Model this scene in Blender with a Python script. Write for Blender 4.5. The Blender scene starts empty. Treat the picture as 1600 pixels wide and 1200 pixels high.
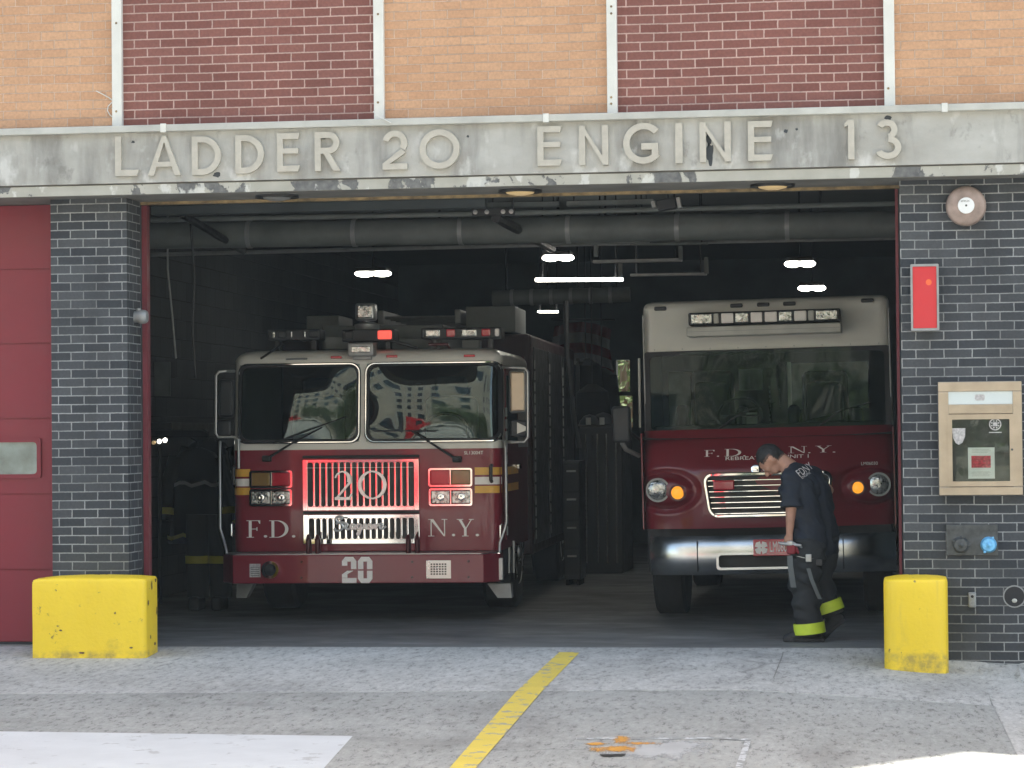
import bpy, bmesh, math, random
from mathutils import Vector, Matrix, noise
R = math.radians
random.seed(7)
S = bpy.context.scene
COL = S.collection

# ------------------------------------------------------------------ camera
F_PX, TH, ROLL, PIT = 4200., math.atan(.143), .0093, math.atan(81/4200)
CAM = Vector((5.8105, -19.9, 1.60))
_f = Vector((-math.sin(TH)*math.cos(PIT), math.cos(TH)*math.cos(PIT), math.sin(PIT)))
_r0 = Vector((math.cos(TH), math.sin(TH), 0)); _u0 = _r0.cross(_f)
_r = _r0*math.cos(ROLL) - _u0*math.sin(ROLL); _u = _u0*math.cos(ROLL) + _r0*math.sin(ROLL)
cam = bpy.data.objects.new('camera', bpy.data.cameras.new('camera')); COL.objects.link(cam)
M = Matrix((_r, _u, -_f)).transposed().to_4x4(); M.translation = CAM
cam.matrix_world = M
cam.data.lens = 36*F_PX/1600; cam.data.sensor_width = 36; cam.data.clip_end = 500
S.camera = cam
def ray(px, py): return _f + _r*((px-800)/F_PX) - _u*((py-600)/F_PX)
def W(px, py, Y=0.):
    d = ray(px, py); return CAM + d*((Y-CAM.y)/d.y)

# ------------------------------------------------------------------ light
SUN_EL, SUN_DIR = R(69.3), Vector((-.6, -.8))      # SUN_DIR: the way sunlight travels over the ground
w = bpy.data.worlds.new("World"); S.world = w; w.use_nodes = True
nt = w.node_tree; sky = nt.nodes.new('ShaderNodeTexSky'); sky.sky_type = 'NISHITA'; sky.sun_disc = False
sky.sun_elevation = SUN_EL; sky.sun_rotation = math.atan2(.6, .8); sky.air_density = 1.0; sky.dust_density = 2.0; sky.ozone_density = .6
_t = nt.nodes.new('ShaderNodeMixRGB'); _t.blend_type = 'MULTIPLY'; _t.inputs[0].default_value = 1; _t.inputs[2].default_value = (1, .90, .75, 1)   # warm tint in place of white balance: a less blue sky
nt.links.new(sky.outputs[0], _t.inputs[1]); nt.links.new(_t.outputs[0], nt.nodes['Background'].inputs[0]); nt.nodes['Background'].inputs[1].default_value = .15
sl = bpy.data.lights.new('sun', 'SUN'); sl.energy = 3.5; sl.angle = R(.5); sl.color = (1, .95, .87)
so = bpy.data.objects.new('sun', sl); COL.objects.link(so)
tv = Vector((SUN_DIR.x*math.cos(SUN_EL), SUN_DIR.y*math.cos(SUN_EL), -math.sin(SUN_EL)))
so.rotation_euler = tv.to_track_quat('-Z', 'Y').to_euler()
S.view_settings.view_transform = 'Standard'; S.view_settings.look = 'None'; S.view_settings.gamma = 1
S.view_settings.exposure = 2.12
S.cycles.max_bounces = 8; S.cycles.transparent_max_bounces = 12

# ------------------------------------------------------------------ node materials
class Nd:
    def __init__(s, name):
        s.m = bpy.data.materials.new(name); s.m.use_nodes = True; s.t = s.m.node_tree; s.b = s.t.nodes['Principled BSDF']
        s.co = None
    def n(s, typ, **k):
        x = s.t.nodes.new('ShaderNode'+typ)
        for a, v in k.items():
            if a[0] == '_': x.inputs[int(a[1:]) if a[1:].isdigit() else a[1:].replace('_', ' ')].default_value = v
            else: setattr(x, a, v)
        return x
    def l(s, a, b): s.t.links.new(a, b)
    def obj(s, sc=(1, 1, 1), loc=(0, 0, 0)):
        c = s.n('TexCoord'); m = s.n('Mapping'); m.inputs['Scale'].default_value = sc; m.inputs['Location'].default_value = loc
        s.l(c.outputs['Object'], m.inputs[0]); return m.outputs[0]
    def noise(s, sc, det=4, rough=.55, vec=None, dist=0.):
        x = s.n('TexNoise'); x.inputs['Scale'].default_value = sc; x.inputs['Detail'].default_value = det
        x.inputs['Roughness'].default_value = rough; x.inputs['Distortion'].default_value = dist
        s.l(vec if vec is not None else s.obj(), x.inputs['Vector']); return x.outputs['Fac']
    def ramp(s, fac, pts, interp='LINEAR'):
        x = s.n('ValToRGB'); x.color_ramp.interpolation = interp; e = x.color_ramp.elements
        while len(e) < len(pts): e.new(.5)
        for i, (p, c) in enumerate(pts):
            e[i].position = p; e[i].color = (c, c, c, 1) if not hasattr(c, '__len__') else (*c, 1)
        s.l(fac, x.inputs[0]); return x.outputs[0]
    def mix(s, fac, a, b, bt='MIX'):
        x = s.n('MixRGB'); x.blend_type = bt
        for i, v in ((0, fac), (1, a), (2, b)):
            if hasattr(v, 'is_linked') or hasattr(v, 'links'): s.l(v, x.inputs[i])
            elif i == 0: x.inputs[0].default_value = v
            else: x.inputs[i].default_value = (*v, 1)
        return x.outputs[0]
    def math(s, op, a, b=0.):
        x = s.n('Math'); x.operation = op
        for i, v in ((0, a), (1, b)):
            if hasattr(v, 'links'): s.l(v, x.inputs[i])
            else: x.inputs[i].default_value = v
        return x.outputs[0]
    def bump(s, h, strength=.3, dist=.01):
        x = s.n('Bump'); x.inputs['Strength'].default_value = strength; x.inputs['Distance'].default_value = dist
        s.l(h, x.inputs['Height']); s.l(x.outputs[0], s.b.inputs['Normal'])
    def col(s, c):
        if hasattr(c, 'links'): s.l(c, s.b.inputs['Base Color'])
        else: s.b.inputs['Base Color'].default_value = (*c, 1)
    def rough(s, c):
        if hasattr(c, 'links'): s.l(c, s.b.inputs['Roughness'])
        else: s.b.inputs['Roughness'].default_value = c

MATS = {}
def plain(name, c, rough=.5, metal=0., var=.12, sc=9., coat=0., bump=0., bsc=60):
    d = Nd(name); f = d.noise(sc, 5)
    lo = tuple(x*(1-var) for x in c); hi = tuple(min(1, x*(1+var)) for x in c)
    d.col(d.ramp(f, [(.3, lo), (.7, hi)])); d.b.inputs['Metallic'].default_value = metal
    d.rough(d.ramp(f, [(.3, rough*.85), (.7, min(1, rough*1.15))]))
    d.b.inputs['Coat Weight'].default_value = coat; d.b.inputs['Coat Roughness'].default_value = .04
    if bump: d.bump(d.noise(bsc, 3), bump, .004)
    MATS[name] = d.m; return d
def brick(name, c1, c2, mortar, phx, phz, msz=.0045, var=.25, bw=.2032, rh=.0668, soot=.0, bmp=.9, mdark=.75):
    d = Nd(name); c = d.n('TexCoord'); sp = d.n('SeparateXYZ'); d.l(c.outputs['Object'], sp.inputs[0])
    wob = d.math('ADD', d.math('MULTIPLY', d.math('SUBTRACT', d.noise(1.3, 2), .5), .012), d.math('MULTIPLY', d.math('SUBTRACT', d.noise(38, 2), .5), .0045))
    wox = d.math('MULTIPLY', d.math('SUBTRACT', d.noise(30, 2, vec=d.obj((1, 1, 1), (5, 5, 5))), .5), .007)
    x = d.math('ADD', d.math('ADD', d.math('ADD', sp.outputs[0], sp.outputs[1]), phx), wox); z = d.math('ADD', d.math('ADD', sp.outputs[2], wob), phz)
    cb = d.n('CombineXYZ'); d.l(x, cb.inputs[0]); d.l(z, cb.inputs[1])
    b = d.n('TexBrick'); d.l(cb.outputs[0], b.inputs['Vector'])
    b.offset = .5; b.offset_frequency = 2; b.squash = 1
    b.inputs['Color1'].default_value = (*c1, 1); b.inputs['Color2'].default_value = (*c2, 1); b.inputs['Mortar'].default_value = (*mortar, 1)
    b.inputs['Scale'].default_value = 1; b.inputs['Mortar Size'].default_value = msz; b.inputs['Mortar Smooth'].default_value = .15
    b.inputs['Brick Width'].default_value = bw; b.inputs['Row Height'].default_value = rh
    big = d.noise(1.1, 5); fine = d.noise(45, 4)
    v = d.ramp(big, [(.3, 1-var), (.7, 1.0)]); mo = d.mix(b.outputs['Fac'], (1, 1, 1), d.ramp(d.noise(2.3, 6, .65, vec=d.obj((1, 1, 1), (2, 7, 1))), [(.35, mdark), (.6, 1.)]), 'MIX')
    c3 = d.mix(1., d.mix(1., b.outputs[0], mo, 'MULTIPLY'), v, 'MULTIPLY')
    c3 = d.mix(1., c3, d.ramp(fine, [(.3, .84), (.7, 1.1)]), 'MULTIPLY')
    if soot:
        st = d.noise(3., 5, vec=d.obj((1, 1, .25)))
        c3 = d.mix(d.ramp(st, [(.48, 0.), (.75, soot)]), c3, (.02, .02, .022))
    d.col(c3); d.rough(.8)
    h = d.math('ADD', d.math('MULTIPLY', b.outputs['Fac'], -1.), d.math('MULTIPLY', fine, .25))
    d.bump(h, bmp, .006); MATS[name] = d.m; return d

def emis(name, c, s):
    d = Nd(name); f = d.noise(30, 2); d.col(tuple(.5*x for x in c)); d.l(d.ramp(f, [(.3, tuple(x*.9 for x in c)), (.7, c)]), d.b.inputs['Emission Color']); d.b.inputs['Emission Strength'].default_value = s
    MATS[name] = d.m

brick('orange_brick', (.53, .295, .165), (.61, .36, .21), (.68, .49, .36), .03, .02, msz=.0038, var=.12, bmp=1.6)
brick('red_brick', (.195, .068, .052), (.255, .102, .08), (.58, .40, .345), .008, .037, msz=.005, var=.2)
brick('black_brick', (.034, .039, .047), (.080, .085, .092), (.40, .41, .405), .039, .0, msz=.0044, var=.25, soot=.5, mdark=.55)
# weathered concrete of the fascia
d = Nd('fascia_concrete')
base = d.ramp(d.noise(2.2, 6, vec=d.obj((1, 1, 1.6))), [(.3, (.34, .33, .295)), (.5, (.41, .40, .365)), (.7, (.49, .485, .45))])
streak = d.noise(2.6, 6, .6, vec=d.obj((1.2, 1, .22)))
c = d.mix(d.ramp(streak, [(.48, 0.), (.68, .62)]), base, (.10, .095, .085))
c = d.mix(d.ramp(d.noise(6, 6, .65, vec=d.obj((1, 1, .7), (3, 1, 4))), [(.6, 0.), (.7, .5)]), c, (.14, .135, .12))
c = d.mix(d.ramp(d.noise(5, 5, vec=d.obj((1, 1, .6), (9, 1, 2))), [(.58, 0.), (.68, .6)]), c, (.66, .66, .63))
d.col(c); d.rough(.85); d.bump(d.noise(25, 6), .35, .01); MATS['fascia_concrete'] = d.m
d = Nd('peeling_concrete')
base = d.ramp(d.noise(4, 6), [(.3, (.35, .34, .29)), (.7, (.47, .455, .40))])
pe = d.noise(3.2, 7, .62, vec=d.obj((1, 1, .75), (2, 0, 1)), dist=.4)
c = d.mix(d.ramp(pe, [(.535, 0.), (.55, 1.)]), base, d.ramp(d.noise(22, 4), [(.3, (.10, .10, .10)), (.7, (.20, .20, .19))]))
c = d.mix(d.ramp(d.noise(5, 6, vec=d.obj((1, 1, .6), (5, 3, 1))), [(.60, 0.), (.63, .8)]), c, (.62, .62, .58))
d.col(c); d.rough(.85); d.bump(d.ramp(pe, [(.55, 1.), (.57, 0.)]), .6, .006); MATS['peeling_concrete'] = d.m
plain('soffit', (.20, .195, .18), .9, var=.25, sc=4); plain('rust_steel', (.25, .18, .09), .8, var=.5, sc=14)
plain('letter_paint', (.46, .43, .365), .6, var=.10, sc=14, bump=.1)
plain('white_paint', (.66, .66, .61), .45, var=.07, sc=5); plain('sill_white', (.46, .46, .42), .5, var=.14, sc=5)
d = plain('door_red', (.235, .018, .032), .5, var=.10, sc=1.5); plain('jamb_red', (.17, .03, .04), .5)
plain('rubber', (.02, .02, .022), .7)
# ground
d = Nd('apron_concrete')
sp = d.ramp(d.noise(20, 3, .85, vec=d.obj((1, .33, 1))), [(.36, .62), (.45, .94), (.56, 1.03), (.64, 1.16)])
agg = d.n('TexVoronoi'); agg.inputs['Scale'].default_value = 42; d.l(d.obj(), agg.inputs['Vector'])
vv = d.ramp(agg.outputs['Color'], [(.0, .78), (.25, .97), (1., 1.06)])
c = d.mix(1., d.ramp(d.noise(.9, 6), [(.3, (.39, .39, .365)), (.7, (.48, .48, .455))]), sp, 'MULTIPLY'); c = d.mix(1., c, vv, 'MULTIPLY')
c = d.mix(d.ramp(d.noise(1.7, 5, vec=d.obj((.6, 1, 1), (4, 4, 0))), [(.58, 0.), (.75, .35)]), c, (.16, .165, .17))
c = d.mix(d.ramp(d.noise(.8, 7, .7, vec=d.obj((1, .5, 1), (7, 2, 0))), [(.52, 0.), (.66, .38)]), c, (.13, .125, .115))
ck = d.n('TexVoronoi'); ck.feature = 'DISTANCE_TO_EDGE'; ck.inputs['Scale'].default_value = .42; wv = d.n('MixRGB'); wv.inputs[0].default_value = .22; d.l(d.obj(), wv.inputs[1]); nz = d.n('TexNoise'); nz.inputs['Scale'].default_value = 2.2; nz.inputs['Detail'].default_value = 6; d.l(d.obj(), nz.inputs['Vector']); d.l(nz.outputs['Color'], wv.inputs[2]); d.l(wv.outputs[0], ck.inputs['Vector'])
c = d.mix(d.math('MULTIPLY', d.ramp(ck.outputs['Distance'], [(.002, 1.), (.006, 0.)]), d.ramp(d.noise(.6, 3), [(.52, 0.), (.66, .45)])), c, (.08, .08, .075))
d.col(c); d.rough(.9); d.bump(d.noise(60, 3, .8), .5, .004); MATS['apron_concrete'] = d.m
d = Nd('road_concrete')
sp = d.ramp(d.noise(22, 3, .85, vec=d.obj((1, .33, 1))), [(.35, .5), (.44, .95), (.56, 1.02), (.66, 1.18)])
c = d.mix(1., d.ramp(d.noise(.7, 6), [(.3, (.285, .292, .272)), (.7, (.37, .375, .352))]), sp, 'MULTIPLY')
c = d.mix(d.ramp(d.noise(2.4, 5, vec=d.obj((.5, 1, 1), (1, 4, 0))), [(.6, 0.), (.75, .35)]), c, (.13, .135, .13))
c = d.mix(d.ramp(d.noise(.8, 7, .7, vec=d.obj((1, .5, 1), (7, 2, 0))), [(.52, 0.), (.66, .38)]), c, (.13, .125, .115))
ck = d.n('TexVoronoi'); ck.feature = 'DISTANCE_TO_EDGE'; ck.inputs['Scale'].default_value = .42; wv = d.n('MixRGB'); wv.inputs[0].default_value = .22; d.l(d.obj(), wv.inputs[1]); nz = d.n('TexNoise'); nz.inputs['Scale'].default_value = 2.2; nz.inputs['Detail'].default_value = 6; d.l(d.obj(), nz.inputs['Vector']); d.l(nz.outputs['Color'], wv.inputs[2]); d.l(wv.outputs[0], ck.inputs['Vector'])
c = d.mix(d.math('MULTIPLY', d.ramp(ck.outputs['Distance'], [(.002, 1.), (.006, 0.)]), d.ramp(d.noise(.6, 3), [(.52, 0.), (.66, .45)])), c, (.08, .08, .075))
d.col(c); d.rough(.9); d.bump(d.noise(60, 3, .8), .5, .004); MATS['road_concrete'] = d.m
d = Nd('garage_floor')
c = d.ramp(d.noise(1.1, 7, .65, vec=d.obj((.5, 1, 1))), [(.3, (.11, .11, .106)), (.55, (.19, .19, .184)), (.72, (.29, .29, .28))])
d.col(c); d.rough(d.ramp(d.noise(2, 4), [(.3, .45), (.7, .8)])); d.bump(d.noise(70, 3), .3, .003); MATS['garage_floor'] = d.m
def worn(name, c, thr, under=(.3, .3, .29), rough=.6, sc=9):
    d = Nd(name); f = d.noise(sc, 7, .7)
    cc = d.mix(d.ramp(f, [(thr, 0.), (thr+.03, 1.)]), d.ramp(d.noise(3, 4), [(.3, tuple(x*.88 for x in c)), (.7, c)]), under)
    d.col(cc); d.rough(rough); d.bump(f, .2, .004); MATS[name] = d.m
worn('yellow_line', (.74, .58, .10), .56, (.36, .35, .27)); worn('white_line', (.62, .65, .655), .60, (.44, .455, .45), sc=7)
worn('thin_white', (.6, .62, .62), .47, (.28, .29, .28), sc=12)
def spray(name, c, spots, thr, sc, stretch=(1, .3, 1)):      # sprayed paint: soft blobs round the spots, broken up by the concrete's grain
    d = Nd(name); co = d.n('TexCoord'); tot = None
    for (x, y, rx, ry) in spots:
        v = d.n('Mapping'); v.inputs['Location'].default_value = (-x/rx, -y/ry, 0); v.inputs['Scale'].default_value = (1/rx, 1/ry, 0); d.l(co.outputs['Object'], v.inputs[0])
        g = d.n('TexGradient'); g.gradient_type = 'SPHERICAL'; d.l(v.outputs[0], g.inputs[0]); tot = g.outputs['Fac'] if tot is None else d.math('MAXIMUM', tot, g.outputs['Fac'])
    f = d.math('ADD', d.math('MULTIPLY', tot, 1.1), d.math('MULTIPLY', d.noise(sc, 6, .75, vec=d.obj(stretch)), 2.2))
    d.col(d.ramp(d.noise(5, 4), [(.3, tuple(x*.8 for x in c)), (.7, c)])); d.rough(.8); d.l(d.ramp(d.math('MULTIPLY', f, .4), [(thr, 0.), (thr+.16, .9)]), d.b.inputs['Alpha']); MATS[name] = d.m
_g = lambda px, py, rx, ry: (*G0(px, py), rx, ry)
def G0(px, py):
    d_ = ray(px, py); z = -.2
    for _ in range(9): p_ = CAM + d_*((z-CAM.z)/d_.z); z = -.045*(.25-p_.y)
    return p_.x, p_.y
spray('spray_orange', (.66, .32, .05), [_g(960, 1171, .20, .26), _g(970, 1157, .10, .30), _g(1000, 1162, .16, .10), _g(932, 1163, .14, .08)], 0.60, 9)
spray('pale_patch', (.5, .51, .5), [_g(1030, 1172, .5, .5), _g(1060, 1166, .4, .3)], .60, 8)
d = Nd('bollard_yellow')
f = d.noise(7, 7, .7); g = d.noise(2.2, 5, vec=d.obj((1, 1, .5)))
z = d.n('TexCoord'); sz = d.n('SeparateXYZ'); d.l(z.outputs['Object'], sz.inputs[0])
c = d.ramp(g, [(.3, (.88, .61, .025)), (.7, (.94, .67, .035))])
c = d.mix(d.math('MULTIPLY', d.ramp(f, [(.54, 0.), (.76, .6)]), d.ramp(sz.outputs[2], [(.0, 1.), (.22, .12)])), c, (.38, .27, .05))
c = d.mix(d.ramp(d.noise(8, 7, .78, vec=d.obj((1, 1, 1), (3, 3, 3))), [(.635, 0.), (.65, .9)]), c, (.17, .11, .05))
c = d.mix(d.ramp(d.noise(4, 6, .7, vec=d.obj((1, 1, .15), (8, 3, 3))), [(.58, 0.), (.72, .35)]), c, (.45, .33, .10))
c = d.mix(d.math('MULTIPLY', d.ramp(sz.outputs[2], [(.0, .6), (.035, 0.)]), d.ramp(f, [(.42, .0), (.6, 1.)])), c, (.30, .22, .08))
d.col(c); d.rough(.5); d.bump(d.math('ADD', f, d.math('MULTIPLY', d.noise(40, 3), .4)), .5, .01); MATS['bollard_yellow'] = d.m
# interior
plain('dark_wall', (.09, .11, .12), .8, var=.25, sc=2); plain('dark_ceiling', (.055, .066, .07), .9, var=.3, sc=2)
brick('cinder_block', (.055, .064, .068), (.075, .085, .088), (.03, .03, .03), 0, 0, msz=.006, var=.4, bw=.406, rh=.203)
plain('duct_grey', (.15, .165, .16), .6, var=.2, sc=4); plain('black_metal', (.016, .017, .019), .45); plain('grey_metal', (.30, .31, .31), .45, metal=.3, var=.15)
plain('steel', (.42, .43, .43), .35, metal=.8, var=.15); plain('dark_plastic', (.02, .022, .025), .5)
plain('locker_grey', (.035, .037, .04), .6)
d = plain('chrome', (.86, .87, .86), .05, metal=1., var=.03); d = plain('bumper_steel', (.60, .63, .645), .24, metal=1., var=.25, sc=3); plain('brushed', (.6, .61, .60), .28, metal=1., var=.1)
# vehicle
def paint(name, c, dirt=.25):
    d = Nd(name); f = d.noise(2.4, 6)
    d.col(d.mix(d.ramp(f, [(.4, 0.), (.8, dirt)]), c, tuple(x*.6+.02 for x in c))); d.rough(.28)
    d.b.inputs['Coat Weight'].default_value = .75; d.b.inputs['Coat IOR'].default_value = 1.4; d.b.inputs['Specular IOR Level'].default_value = .3; d.b.inputs['Coat Roughness'].default_value = .03
    d.bump(d.noise(2.6, 3), .14, .05); MATS[name] = d.m
paint('truck_red', (.21, .017, .032)); paint('rig_red', (.17, .016, .026)); paint('dark_red', (.07, .008, .012)); paint('truck_white', (.70, .69, .64)); paint('rig_white', (.62, .615, .57))
paint('car_red', (.62, .03, .04))
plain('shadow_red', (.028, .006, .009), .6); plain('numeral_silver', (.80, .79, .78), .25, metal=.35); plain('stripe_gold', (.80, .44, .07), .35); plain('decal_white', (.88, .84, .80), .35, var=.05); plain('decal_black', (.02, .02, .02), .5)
plain('tyre', (.022, .022, .023), .8, bump=.4); plain('seat_fabric', (.03, .032, .036), .85); plain('cab_panel', (.42, .44, .41), .7, var=.2)
plain('lens_amber', (.95, .38, .02), .15, coat=1); plain('lens_red', (.50, .02, .04), .12, coat=1); plain('lens_brown', (.24, .14, .04), .15, coat=1)
emis('amber_lit', (1, .36, .03), .26); emis('red_lit', (1, .10, .07), .3)
d = Nd('lens_clear'); d.col(d.ramp(d.noise(26, 3, .7), [(.35, (.16, .17, .17)), (.6, (.62, .64, .62))])); d.rough(.12); d.b.inputs['Metallic'].default_value = .7; d.b.inputs['Coat Weight'].default_value = 1.; d.bump(d.noise(40, 2), .5, .01); MATS['lens_clear'] = d.m
def glass(name, tint, ripple=0., ior=1.6):
    d = Nd(name); t = d.t; t.nodes.remove(d.b)
    tr = d.n('BsdfTransparent'); tr.inputs[0].default_value = (*tint, 1); gl = d.n('BsdfGlossy'); gl.inputs['Roughness'].default_value = .015; gl.inputs[0].default_value = (.78, .92, .90, 1)
    fr = d.n('Fresnel'); fr.inputs[0].default_value = ior; mx = d.n('MixShader')
    if ripple:
        b = d.n('Bump'); b.inputs['Strength'].default_value = 1.; b.inputs['Distance'].default_value = ripple; d.l(d.noise(.9, 1, .4, dist=.5), b.inputs['Height']); d.l(b.outputs[0], gl.inputs['Normal'])
    d.l(fr.outputs[0], mx.inputs[0]); d.l(tr.outputs[0], mx.inputs[1]); d.l(gl.outputs[0], mx.inputs[2]); d.l(mx.outputs[0], t.nodes['Material Output'].inputs[0]); MATS[name] = d.m
glass('windshield', (.34, .42, .40), .085, 1.75); glass('clear_glass', (.94, .96, .95), 0, 1.45); glass('rig_glass', (.50, .60, .56), .01, 1.38)
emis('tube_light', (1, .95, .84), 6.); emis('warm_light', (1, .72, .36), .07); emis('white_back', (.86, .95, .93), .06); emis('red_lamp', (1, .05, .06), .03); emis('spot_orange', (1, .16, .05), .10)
plain('bronze', (.44, .365, .275), .38, metal=.6, var=.12, sc=6); plain('paper', (.82, .83, .82), .7, var=.03); plain('print_red', (.55, .05, .08), .6, var=.5, sc=60); plain('ink', (.1, .1, .1), .7); plain('board_back', (.07, .065, .06), .6, var=.5, sc=8)
plain('sticker_grey', (.45, .43, .42), .5, var=.3, sc=60)
plain('bell_brown', (.33, .25, .215), .5, metal=.2, var=.35, sc=9); plain('cast_iron', (.085, .09, .09), .55, metal=.3, var=.35, sc=20); plain('cap_blue', (.16, .46, .78), .35, metal=.2, var=.35, sc=25)
plain('skin', (.42, .225, .155), .5, var=.1, sc=20); plain('hair', (.012, .011, .011), .7, var=.4, sc=90); plain('hair_fade', (.10, .058, .043), .8, var=.6, sc=160); plain('navy', (.012, .017, .028), .85, var=.3, sc=14)
plain('bunker_black', (.018, .020, .022), .85, var=.4, sc=10, bump=.5, bsc=18); plain('hi_vis', (.62, .78, .05), .45, var=.1); plain('hi_silver', (.6, .6, .58), .35)
plain('dull_yellow', (.48, .45, .05), .5); plain('dull_silver', (.40, .41, .41), .5); plain('webbing', (.10, .11, .11), .7); plain('glove_red', (.22, .015, .025), .6)
plain('coat_black', (.010, .011, .011), .9, var=.5, sc=7); plain('flag_red', (.12, .015, .02), .8); plain('flag_white', (.22, .22, .215), .8)
plain('beige_stone', (.48, .44, .36), .8, var=.15, sc=2); plain('window_dark', (.03, .06, .07), .1, coat=1); plain('door_glass', (.22, .29, .27), .08, var=.5, sc=3, coat=1); plain('leaf', (.07, .12, .03), .7, var=.5, sc=5); plain('bark', (.12, .09, .06), .9)

# ------------------------------------------------------------------ mesh builder
class MB:
    def __init__(s): s.v = []; s.f = []
    def add(s, vs, fs):
        o = len(s.v); s.v += [Vector(v) for v in vs]; s.f += [tuple(i+o for i in f) for f in fs]; return s
    def box(s, x0, x1, y0, y1, z0, z1):
        return s.add([(x, y, z) for z in (z0, z1) for y in (y0, y1) for x in (x0, x1)],
                     [(0, 2, 3, 1), (4, 5, 7, 6), (0, 1, 5, 4), (2, 6, 7, 3), (0, 4, 6, 2), (1, 3, 7, 5)])
    def rbox(s, x0, x1, y0, y1, z0, z1, b=.01, seg=2):
        bm = bmesh.new(); t = MB().box(x0, x1, y0, y1, z0, z1)
        vs = [bm.verts.new(v) for v in t.v]; [bm.faces.new([vs[i] for i in f]) for f in t.f]
        bmesh.ops.bevel(bm, geom=list(bm.edges), offset=b, segments=seg, affect='EDGES', profile=.5)
        bm.verts.index_update(); s.add([v.co.copy() for v in bm.verts], [[v.index for v in f.verts] for f in bm.faces]); bm.free(); return s
    def tube(s, pts, r, n=8, cap=True, closed=False):
        pts = [Vector(p) for p in pts]; m = len(pts); rr = r if hasattr(r, '__len__') else [r]*m
        vs = []; up = None
        for i, p in enumerate(pts):
            a = pts[(i-1) % m] if (i or closed) else p; b = pts[(i+1) % m] if (i < m-1 or closed) else p
            t = (b-a).normalized()
            if up is None: up = t.cross(Vector((0, 0, 1))) if abs(t.z) < .9 else t.cross(Vector((1, 0, 0)))
            x = (up - t*up.dot(t)).normalized(); up = x; y = t.cross(x)
            vs += [p + (x*math.cos(k*math.tau/n) + y*math.sin(k*math.tau/n))*rr[i] for k in range(n)]
        fs = []
        for i in range(m if closed else m-1):
            j = (i+1) % m
            fs += [(i*n+k, i*n+(k+1) % n, j*n+(k+1) % n, j*n+k) for k in range(n)]
        if cap and not closed: fs += [tuple(range(n))[::-1], tuple(range((m-1)*n, m*n))]
        return s.add(vs, fs)
    def cyl(s, c, ax, r0, r1, h, n=24):
        a = Vector(ax).normalized(); c = Vector(c); return s.tube([c, c+a*h], [r0, r1], n)
    def lathe(s, c, ax, prof, n=32):          # prof: (distance along axis, radius)
        a = Vector(ax).normalized(); c = Vector(c); x = a.cross(Vector((0, 0, 1))) if abs(a.z) < .9 else a.cross(Vector((1, 0, 0)))
        x.normalize(); y = a.cross(x); vs = []
        for d_, r in prof: vs += [c + a*d_ + (x*math.cos(k*math.tau/n) + y*math.sin(k*math.tau/n))*max(r, 1e-4) for k in range(n)]
        fs = [(i*n+k, i*n+(k+1) % n, (i+1)*n+(k+1) % n, (i+1)*n+k) for i in range(len(prof)-1) for k in range(n)]
        return s.add(vs, fs + [tuple(range(n))[::-1], tuple(range((len(prof)-1)*n, len(prof)*n))])
    def prism(s, poly, mp, d0, d1):           # poly in 2D, mp(u,v,d) -> 3D
        n = len(poly)
        return s.add([mp(u, v, d0) for u, v in poly] + [mp(u, v, d1) for u, v in poly],
                     [tuple(range(n))[::-1], tuple(range(n, 2*n))] + [(i, (i+1) % n, n+(i+1) % n, n+i) for i in range(n)])
    def sphere(s, c, r, n=16, sq=(1, 1, 1)):
        c = Vector(c); prof = []
        vs = []; m = n//2
        for i in range(m+1):
            a = math.pi*i/m
            vs += [c + Vector((math.sin(a)*math.cos(k*math.tau/n)*sq[0], math.sin(a)*math.sin(k*math.tau/n)*sq[1], math.cos(a)*sq[2]))*r for k in range(n)]
        return s.add(vs, [(i*n+k, (i+1)*n+k, (i+1)*n+(k+1) % n, i*n+(k+1) % n) for i in range(m) for k in range(n)])
    def sheet(s, nx, ny, fn, hole=None, thick=None):
        vs = [fn(i/nx, j/ny) for j in range(ny+1) for i in range(nx+1)]
        fs = []
        for j in range(ny):
            for i in range(nx):
                if hole and hole(Vector(fn((i+.5)/nx, (j+.5)/ny))): continue
                fs.append((j*(nx+1)+i, j*(nx+1)+i+1, (j+1)*(nx+1)+i+1, (j+1)*(nx+1)+i))
        return s.add(vs, fs)
    def build(s, name, mat, parent=None, smooth=None, bevel=0, loc=None, props=None):
        me = bpy.data.meshes.new(name); me.from_pydata([tuple(v) for v in s.v], [], s.f); me.update()
        bm = bmesh.new(); bm.from_mesh(me); bmesh.ops.remove_doubles(bm, verts=bm.verts, dist=1e-6)
        if smooth is None or smooth != 'raw': bmesh.ops.recalc_face_normals(bm, faces=bm.faces)
        bm.to_mesh(me); bm.free()
        me.materials.append(MATS[mat])
        if smooth is not None: me.shade_smooth() if smooth is True or smooth == 'raw' else me.shade_smooth()
        o = bpy.data.objects.new(name, me); COL.objects.link(o)
        if smooth and smooth is not True and smooth != 'raw':
            me.set_sharp_from_angle(angle=R(smooth))
        elif smooth is True: me.set_sharp_from_angle(angle=R(40))
        if bevel:
            md = o.modifiers.new('b', 'BEVEL'); md.width = bevel; md.segments = 2; md.limit_method = 'ANGLE'; md.angle_limit = R(40)
        if parent: o.parent = parent
        if props: tag(o, **props)
        return o
def tag(o, label=None, cat=None, group=None, kind=None):
    for k, v in (('label', label), ('category', cat), ('group', group), ('kind', kind)):
        if v: o[k] = v
    return o
def empty(name, loc=(0, 0, 0), rot=(0, 0, 0), **k):
    o = bpy.data.objects.new(name, None); COL.objects.link(o); o.location = loc; o.rotation_euler = rot; o.empty_display_size = .2
    return tag(o, **k)
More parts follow.
